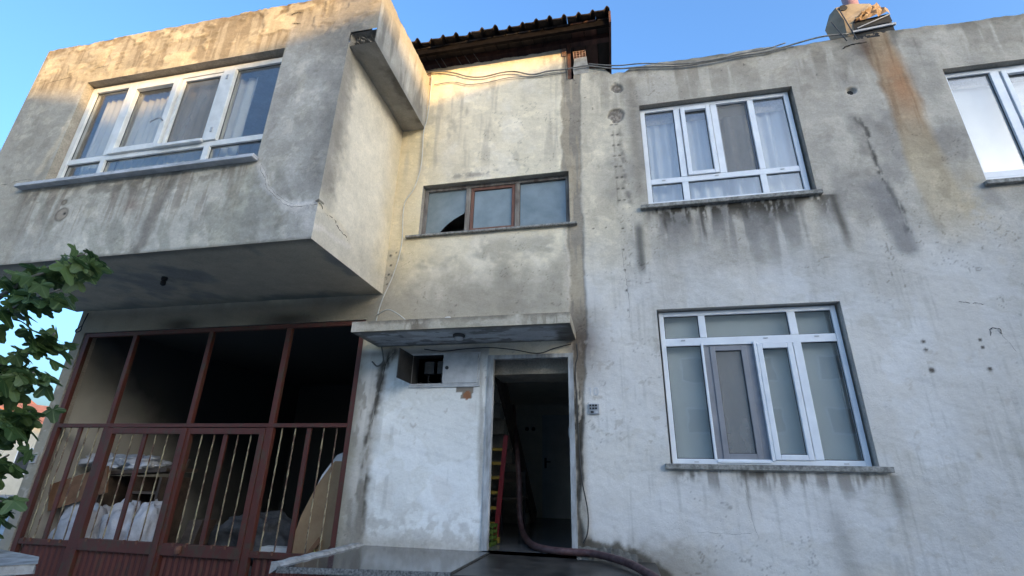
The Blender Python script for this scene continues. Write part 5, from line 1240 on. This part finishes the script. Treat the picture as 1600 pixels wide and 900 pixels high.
m.add(V, [(j*(n_+1)+i, j*(n_+1)+i+1, (j+1)*(n_+1)+i+1, (j+1)*(n_+1)+i) for j in range(8) for i in range(n_)])
bl = thing('roller_blind', 'pale roller blind filling the ground-floor window, short of its right edge', 'blind', (1.45, .2, 1.70))
m.build('blind_cloth', M['blind'], bl, smooth=True); MB().tube([(2.352, .19, 1.73), (2.355, .19, 2.4), (2.35, .19, 3.3)], .006, 6).build('pull_cord', M['cable_white'], bl)

# ================================================================== HOSE AND THINGS IN THE HALL
hp = [(-1.66, 2.2, 2.6), (-1.52, 1.8, 2.05), (-1.38, 1.25, 1.75), (-1.345, 1.2, 1.4), (-1.33, 1.18, 1.08), (-1.27, 1.05, .90), (-1.12, .62, .83), (-.94, .18, .822), (-.69, -.02, .818), (-.5, -.05, .818), (-.31, -.10, .818), (-.06, -.42, .815), (.12, -.8, .80), (.30, -1.12, .72), (.55, -1.5, .40), (.9, -1.9, .06), (1.6, -2.6, .04)]
one(MB().tube(smooth_path(hp, 8), .035, 12), 'fire_hose', M['hose'], 'dusty maroon hose snaking out of the doorway over the wet stoop', 'hose', smooth=True)
ld = thing('ladder', 'red ladder with yellow rungs standing inside the left of the doorway', 'ladder', (-1.62, .6, .78))
for x in (-1.46, -1.80): MB().bar((x-.03, .55, .80), (x+.02, .75, 2.02), .055, .03).build('stile', M['red_gloss'], ld)
for k in range(6): MB().box(-1.80, -1.47, .575+.027*k, .60+.027*k, .98+.17*k, 1.015+.17*k).build('rung', M['yellow'], ld)
MB().box(-1.50, -1.44, .53, .57, .80, .86).build('foot', M['yellow'], ld)
cr_ = thing('plastic_crate', 'green plastic crate on the hall floor below the ladder', 'crate', (-1.6, .42, .78))
for z in (.80, .86, .92, .98):
    rect_frame(MB(), -1.76, -1.46, .28, .50, z, z+.03, .015).build('side_slat', M['green_pl'], cr_)
for x in (-1.755, -1.475):
    for y in (.285, .485): MB().box(x, x+.012, y, y+.012, .785, 1.012).build('corner_post', M['green_pl'], cr_)
MB().box(-1.75, -1.47, .29, .49, .782, .792).build('base', M['green_pl'], cr_)
ch = thing('chair', 'dark wooden chair standing in the hall behind the hose', 'chair', (-1.62, 1.9, .78))
for x in (-1.80, -1.46):
    for y in (1.75, 2.1): MB().box(x, x+.035, y, y+.035, .782, 1.22 if y < 2 else 1.62).build('leg', M['black'], ch)
MB().box(-1.82, -1.40, 1.73, 2.15, 1.221, 1.25).build('seat', M['darkwood'], ch); MB().box(-1.764, -1.461, 2.105, 2.13, 1.45, 1.60).build('backrest', M['darkwood'], ch)
sw = thing('light_switch', 'pair of round dark switches on the far hall wall', 'switch', (-1.83, 4.95, 2.42))
for x in (-1.93, -1.79): MB().tube([(x, 4.985, 2.5), (x, 4.955, 2.5)], .04, 12).build('switch_plate', M['black'], sw)
pp = MB().box(-1.565, -1.558, .9, 1.25, 2.6, 2.85)

# ================================================================== FIG TREE AND GARDEN WALL
def fig_leaf_mesh(seed):
    rs = random.Random(seed); deep = rs.uniform(.30, .62)
    out = []; lob = [(-2.25, .42), (-1.15, .78), (0, 1.0), (1.15, .78), (2.25, .42)]
    pts = []
    for k, (a, l_) in enumerate(lob):
        l_ *= rs.uniform(.9, 1.08)
        for da, f in ((-.36, .74), (-.22, .93), (0, 1.03), (.22, .93), (.36, .74)):
            pts.append((math.sin(a+da)*l_*f, math.cos(a+da)*l_*f))
        if k < 4:
            an = (a+lob[k+1][0])/2; f = (l_+lob[k+1][1])/2*(1-deep*.6); pts.append((math.sin(an)*f, math.cos(an)*f))
    V = [(0, 0, 0)]+[(x*.5, y*.5+.0, -.16*(x*x+.3*y*y)+.02*math.sin(5*x+seed)) for x, y in pts]
    F = [(0, i, i+1) for i in range(1, len(pts))]
    V += [(-.006, 0, .004), (.006, 0, .004), (0, -.32, .05)]; n_ = len(V); F.append((n_-3, n_-2, n_-1))
    me = bpy.data.meshes.new('leaf'); me.from_pydata(V, [], F); me.materials.append(M['leaf']); me.update(); return me
lms = [fig_leaf_mesh(k) for k in range(6)]
fig = thing('fig_tree', 'leafy fig tree with broad lobed leaves at the left edge in front of the gate', 'tree', (-5.0, -3.0, 0))
m = MB(); m.tube(smooth_path([(-5.15, -2.95, 0), (-5.1, -3.0, .7), (-5.0, -3.0, 1.4), (-4.95, -3.05, 2.1), (-4.85, -3.0, 2.8)], 4), [.08-.0035*k for k in range(17)], 9); m.build('trunk', M['bark'], fig, smooth=True)
BR = [[(-4.9, -3.0, 2.55), (-4.5, -3.0, 2.85), (-4.15, -2.98, 2.98), (-3.96, -2.98, 2.98)],
      [(-4.95, -3.0, 2.2), (-4.6, -3.05, 2.5), (-4.3, -3.08, 2.62), (-4.0, -3.06, 2.74)],
      [(-5.0, -3.0, 1.9), (-4.5, -3.0, 2.15), (-4.1, -2.98, 2.32), (-3.98, -3.0, 2.42)],
      [(-5.0, -3.0, 1.6), (-4.5, -3.05, 1.9), (-4.05, -3.05, 2.08), (-3.96, -3.05, 2.12)],
      [(-5.0, -3.0, 1.4), (-4.5, -3.0, 1.6), (-4.1, -3.0, 1.78), (-3.93, -3.0, 1.86)],
      [(-5.05, -3.0, 1.2), (-4.5, -3.05, 1.35), (-4.1, -3.05, 1.48), (-3.95, -3.02, 1.58)],
      [(-5.05, -3.0, 1.0), (-4.5, -2.95, 1.15), (-4.1, -2.98, 1.25), (-3.9, -3.0, 1.30)],
      [(-5.05, -3.0, .9), (-4.4, -3.15, 1.15), (-4.0, -3.2, 1.35)],
      [(-4.9, -3.0, 2.6), (-4.5, -2.9, 3.0), (-4.2, -2.85, 3.15)],
      [(-5.0, -3.25, 1.3), (-4.6, -3.28, 1.55), (-4.3, -3.25, 1.75)],
      [(-5.0, -3.25, 1.0), (-4.6, -3.28, 1.2), (-4.25, -3.25, 1.42)],
      [(-5.0, -3.2, 2.0), (-4.7, -3.2, 2.25), (-4.35, -3.2, 2.5)],
      [(-5.0, -3.1, .8), (-4.5, -3.12, 1.0), (-4.1, -3.1, 1.12)],
      [(-5.0, -3.0, 1.7), (-4.7, -3.3, 2.0), (-4.4, -3.4, 2.3), (-4.2, -3.4, 2.45)]]
rnd = random.Random(21)
for bi, b_ in enumerate(BR):
    P = smooth_path(b_, 6); m = MB(); m.tube(P, [.022-.016*k/(len(P)-1) for k in range(len(P))], 6); br = m.build('branch', M['bark'], fig, smooth=True)
    for k, p in enumerate(P):
        t = k/(len(P)-1)
        if t < .22: continue
        for q in range((4 if b_[-1][2] < 2.2 else 3) if t > .25 else 2):
            if rnd.random() < .30: continue
            o = bpy.data.objects.new('leaf', rnd.choice(lms)); COL.objects.link(o); o.parent = fig
            sz = rnd.uniform(.19, .32)*(1.0 if t < .9 else .8)
            pos = p+Vector((rnd.uniform(-.08, .08), rnd.uniform(-.12, .12), rnd.uniform(-.10, .05)))
            o.location = pos-fig.location
            o.scale = (sz, sz, sz)
            o.rotation_euler = (R(rnd.uniform(-85, 0)), R(rnd.uniform(-30, 30)), R(rnd.uniform(-120, 70)))
m = MB()
gw = thing('garden_wall', 'low rendered garden wall with a pale concrete coping in front of the fig tree', 'wall', (-4.5, -3.2, 0))
V = [(-3.50, -2.97, .955), (-3.28, -3.14, .955), (-2.95, -3.60, .955), (-3.4, -4.2, .955), (-6.0, -4.2, .955), (-6.0, -2.5, .955)]
V = [(-3.50, -2.97), (-3.26, -3.15), (-3.46, -3.36), (-6.0, -2.76), (-6.0, -2.28)]
m = MB(); nV = len(V); m.add([(x, y, .95) for x, y in V]+[(x, y, 1.0) for x, y in V], [tuple(range(nV))[::-1] if False else tuple(range(nV)), tuple(range(nV, 2*nV))[::-1]]+[(i, (i+1) % nV, (i+1) % nV+nV, i+nV) for i in range(nV)])
m.build('coping', M['rim'], gw, bevel=.008)
W = [(-3.55, -3.02), (-3.38, -3.16), (-3.52, -3.30), (-6.0, -2.72), (-6.0, -2.33)]
m = MB(); m.add([(x, y, .0) for x, y in W]+[(x, y, .949) for x, y in W], [tuple(range(5)), tuple(range(5, 10))]+[(i, (i+1) % 5, (i+1) % 5+5, i+5) for i in range(5)]); m.build('wall_body', M['cap'], gw)

# ================================================================== OTHER BUILDINGS
def gable_house(name, x0, x1, y0, y1, ze, xr, zr, wallm, roofm, label, nwin=(5, 3), eave_r=None, brk=None):
    b = thing(name, label, 'house', ((x0+x1)/2, (y0+y1)/2, 0), 'neighbouring houses')
    zr0 = eave_r if eave_r is not None else ze
    m = MB().prism([(x0, 0), (x1, 0), (x1, zr0), (xr, zr)]+([brk] if brk else [])+[(x0, ze)], y0, y1); m.build('wall', wallm, b)
    t = .12; m = MB()
    for (xa, za), (xb, zb) in ([((x0-.5, ze-.2), brk), (brk, (xr, zr))] if brk else [((x0-.5, ze-.2), (xr, zr))])+[((x1+.5, zr0-.2), (xr, zr))]:
        m.add([(xa, y0-.5, za+.03), (xb, y0-.5, zb+.03), (xb, y1+.5, zb+.03), (xa, y1+.5, za+.03), (xa, y0-.5, za+t), (xb, y0-.5, zb+t), (xb, y1+.5, zb+t), (xa, y1+.5, za+t)],
              [(0,1,2,3),(4,5,6,7),(0,1,5,4),(1,2,6,5),(2,3,7,6),(3,0,4,7)])
    m.build('roof', roofm, b)
    face = y1 if abs(y1) < abs(y0) else y0; sgn = 1 if face == y1 else -1
    for i in range(nwin[0]):
        for j in range(nwin[1]):
            x = x0+(x1-x0)*(i+.5)/nwin[0]; z = 1.2+j*3.1
            if z+1.5 > min(ze, zr0)-.2: continue
            f = MB().box(x-.75, x+.75, face-.02 if sgn > 0 else face-.05, face+.05 if sgn > 0 else face+.02, z-.05, z+1.45).build('window', M['pvc'], b)
            MB().box(x-.66, x+.66, face+.045 if sgn > 0 else face-.056, face+.056 if sgn > 0 else face-.045, z+.04, z+1.36).build('pane', M['far_glass'], f)
    return b
gable_house('neighbour_house', 18.5, 29.5, -31, -26, 11.05, 26.4, 13.35, M['far_wall'], M['roof_red'], 'tall pale house with a double-pitched roof across the street to the right, behind the photographer', (3, 3), 12.7, (21.0, 12.2))
gable_house('neighbour_house', 29.6, 44.0, -33, -26.1, 13.08, 36.0, 13.2, M['far_wall2'], M['roof_red'], 'long low-roofed block across the street at far right, behind the photographer', (5, 3), 13.08)
gable_house('neighbour_house', -1.0, 18.48, -37.5, -26.2, 11.6, 9.0, 13.7, M['far_wall2'], M['roof_red'], 'cream gabled house directly across the street, behind the photographer', (5, 3), 11.25)
gable_house('far_house', -47, -34, 19, 30, 3.7, -40.5, 5.6, M['far_wall2'], M['roof_red'], 'distant low house with red tiled roof seen past the left end of the house', (4, 1))
gable_house('far_house', -66, -55, 22, 34, 5.5, -60, 8.0, M['far_wall'], M['roof_red'], 'distant pale house beyond the low red roofed one at far left', (4, 2))
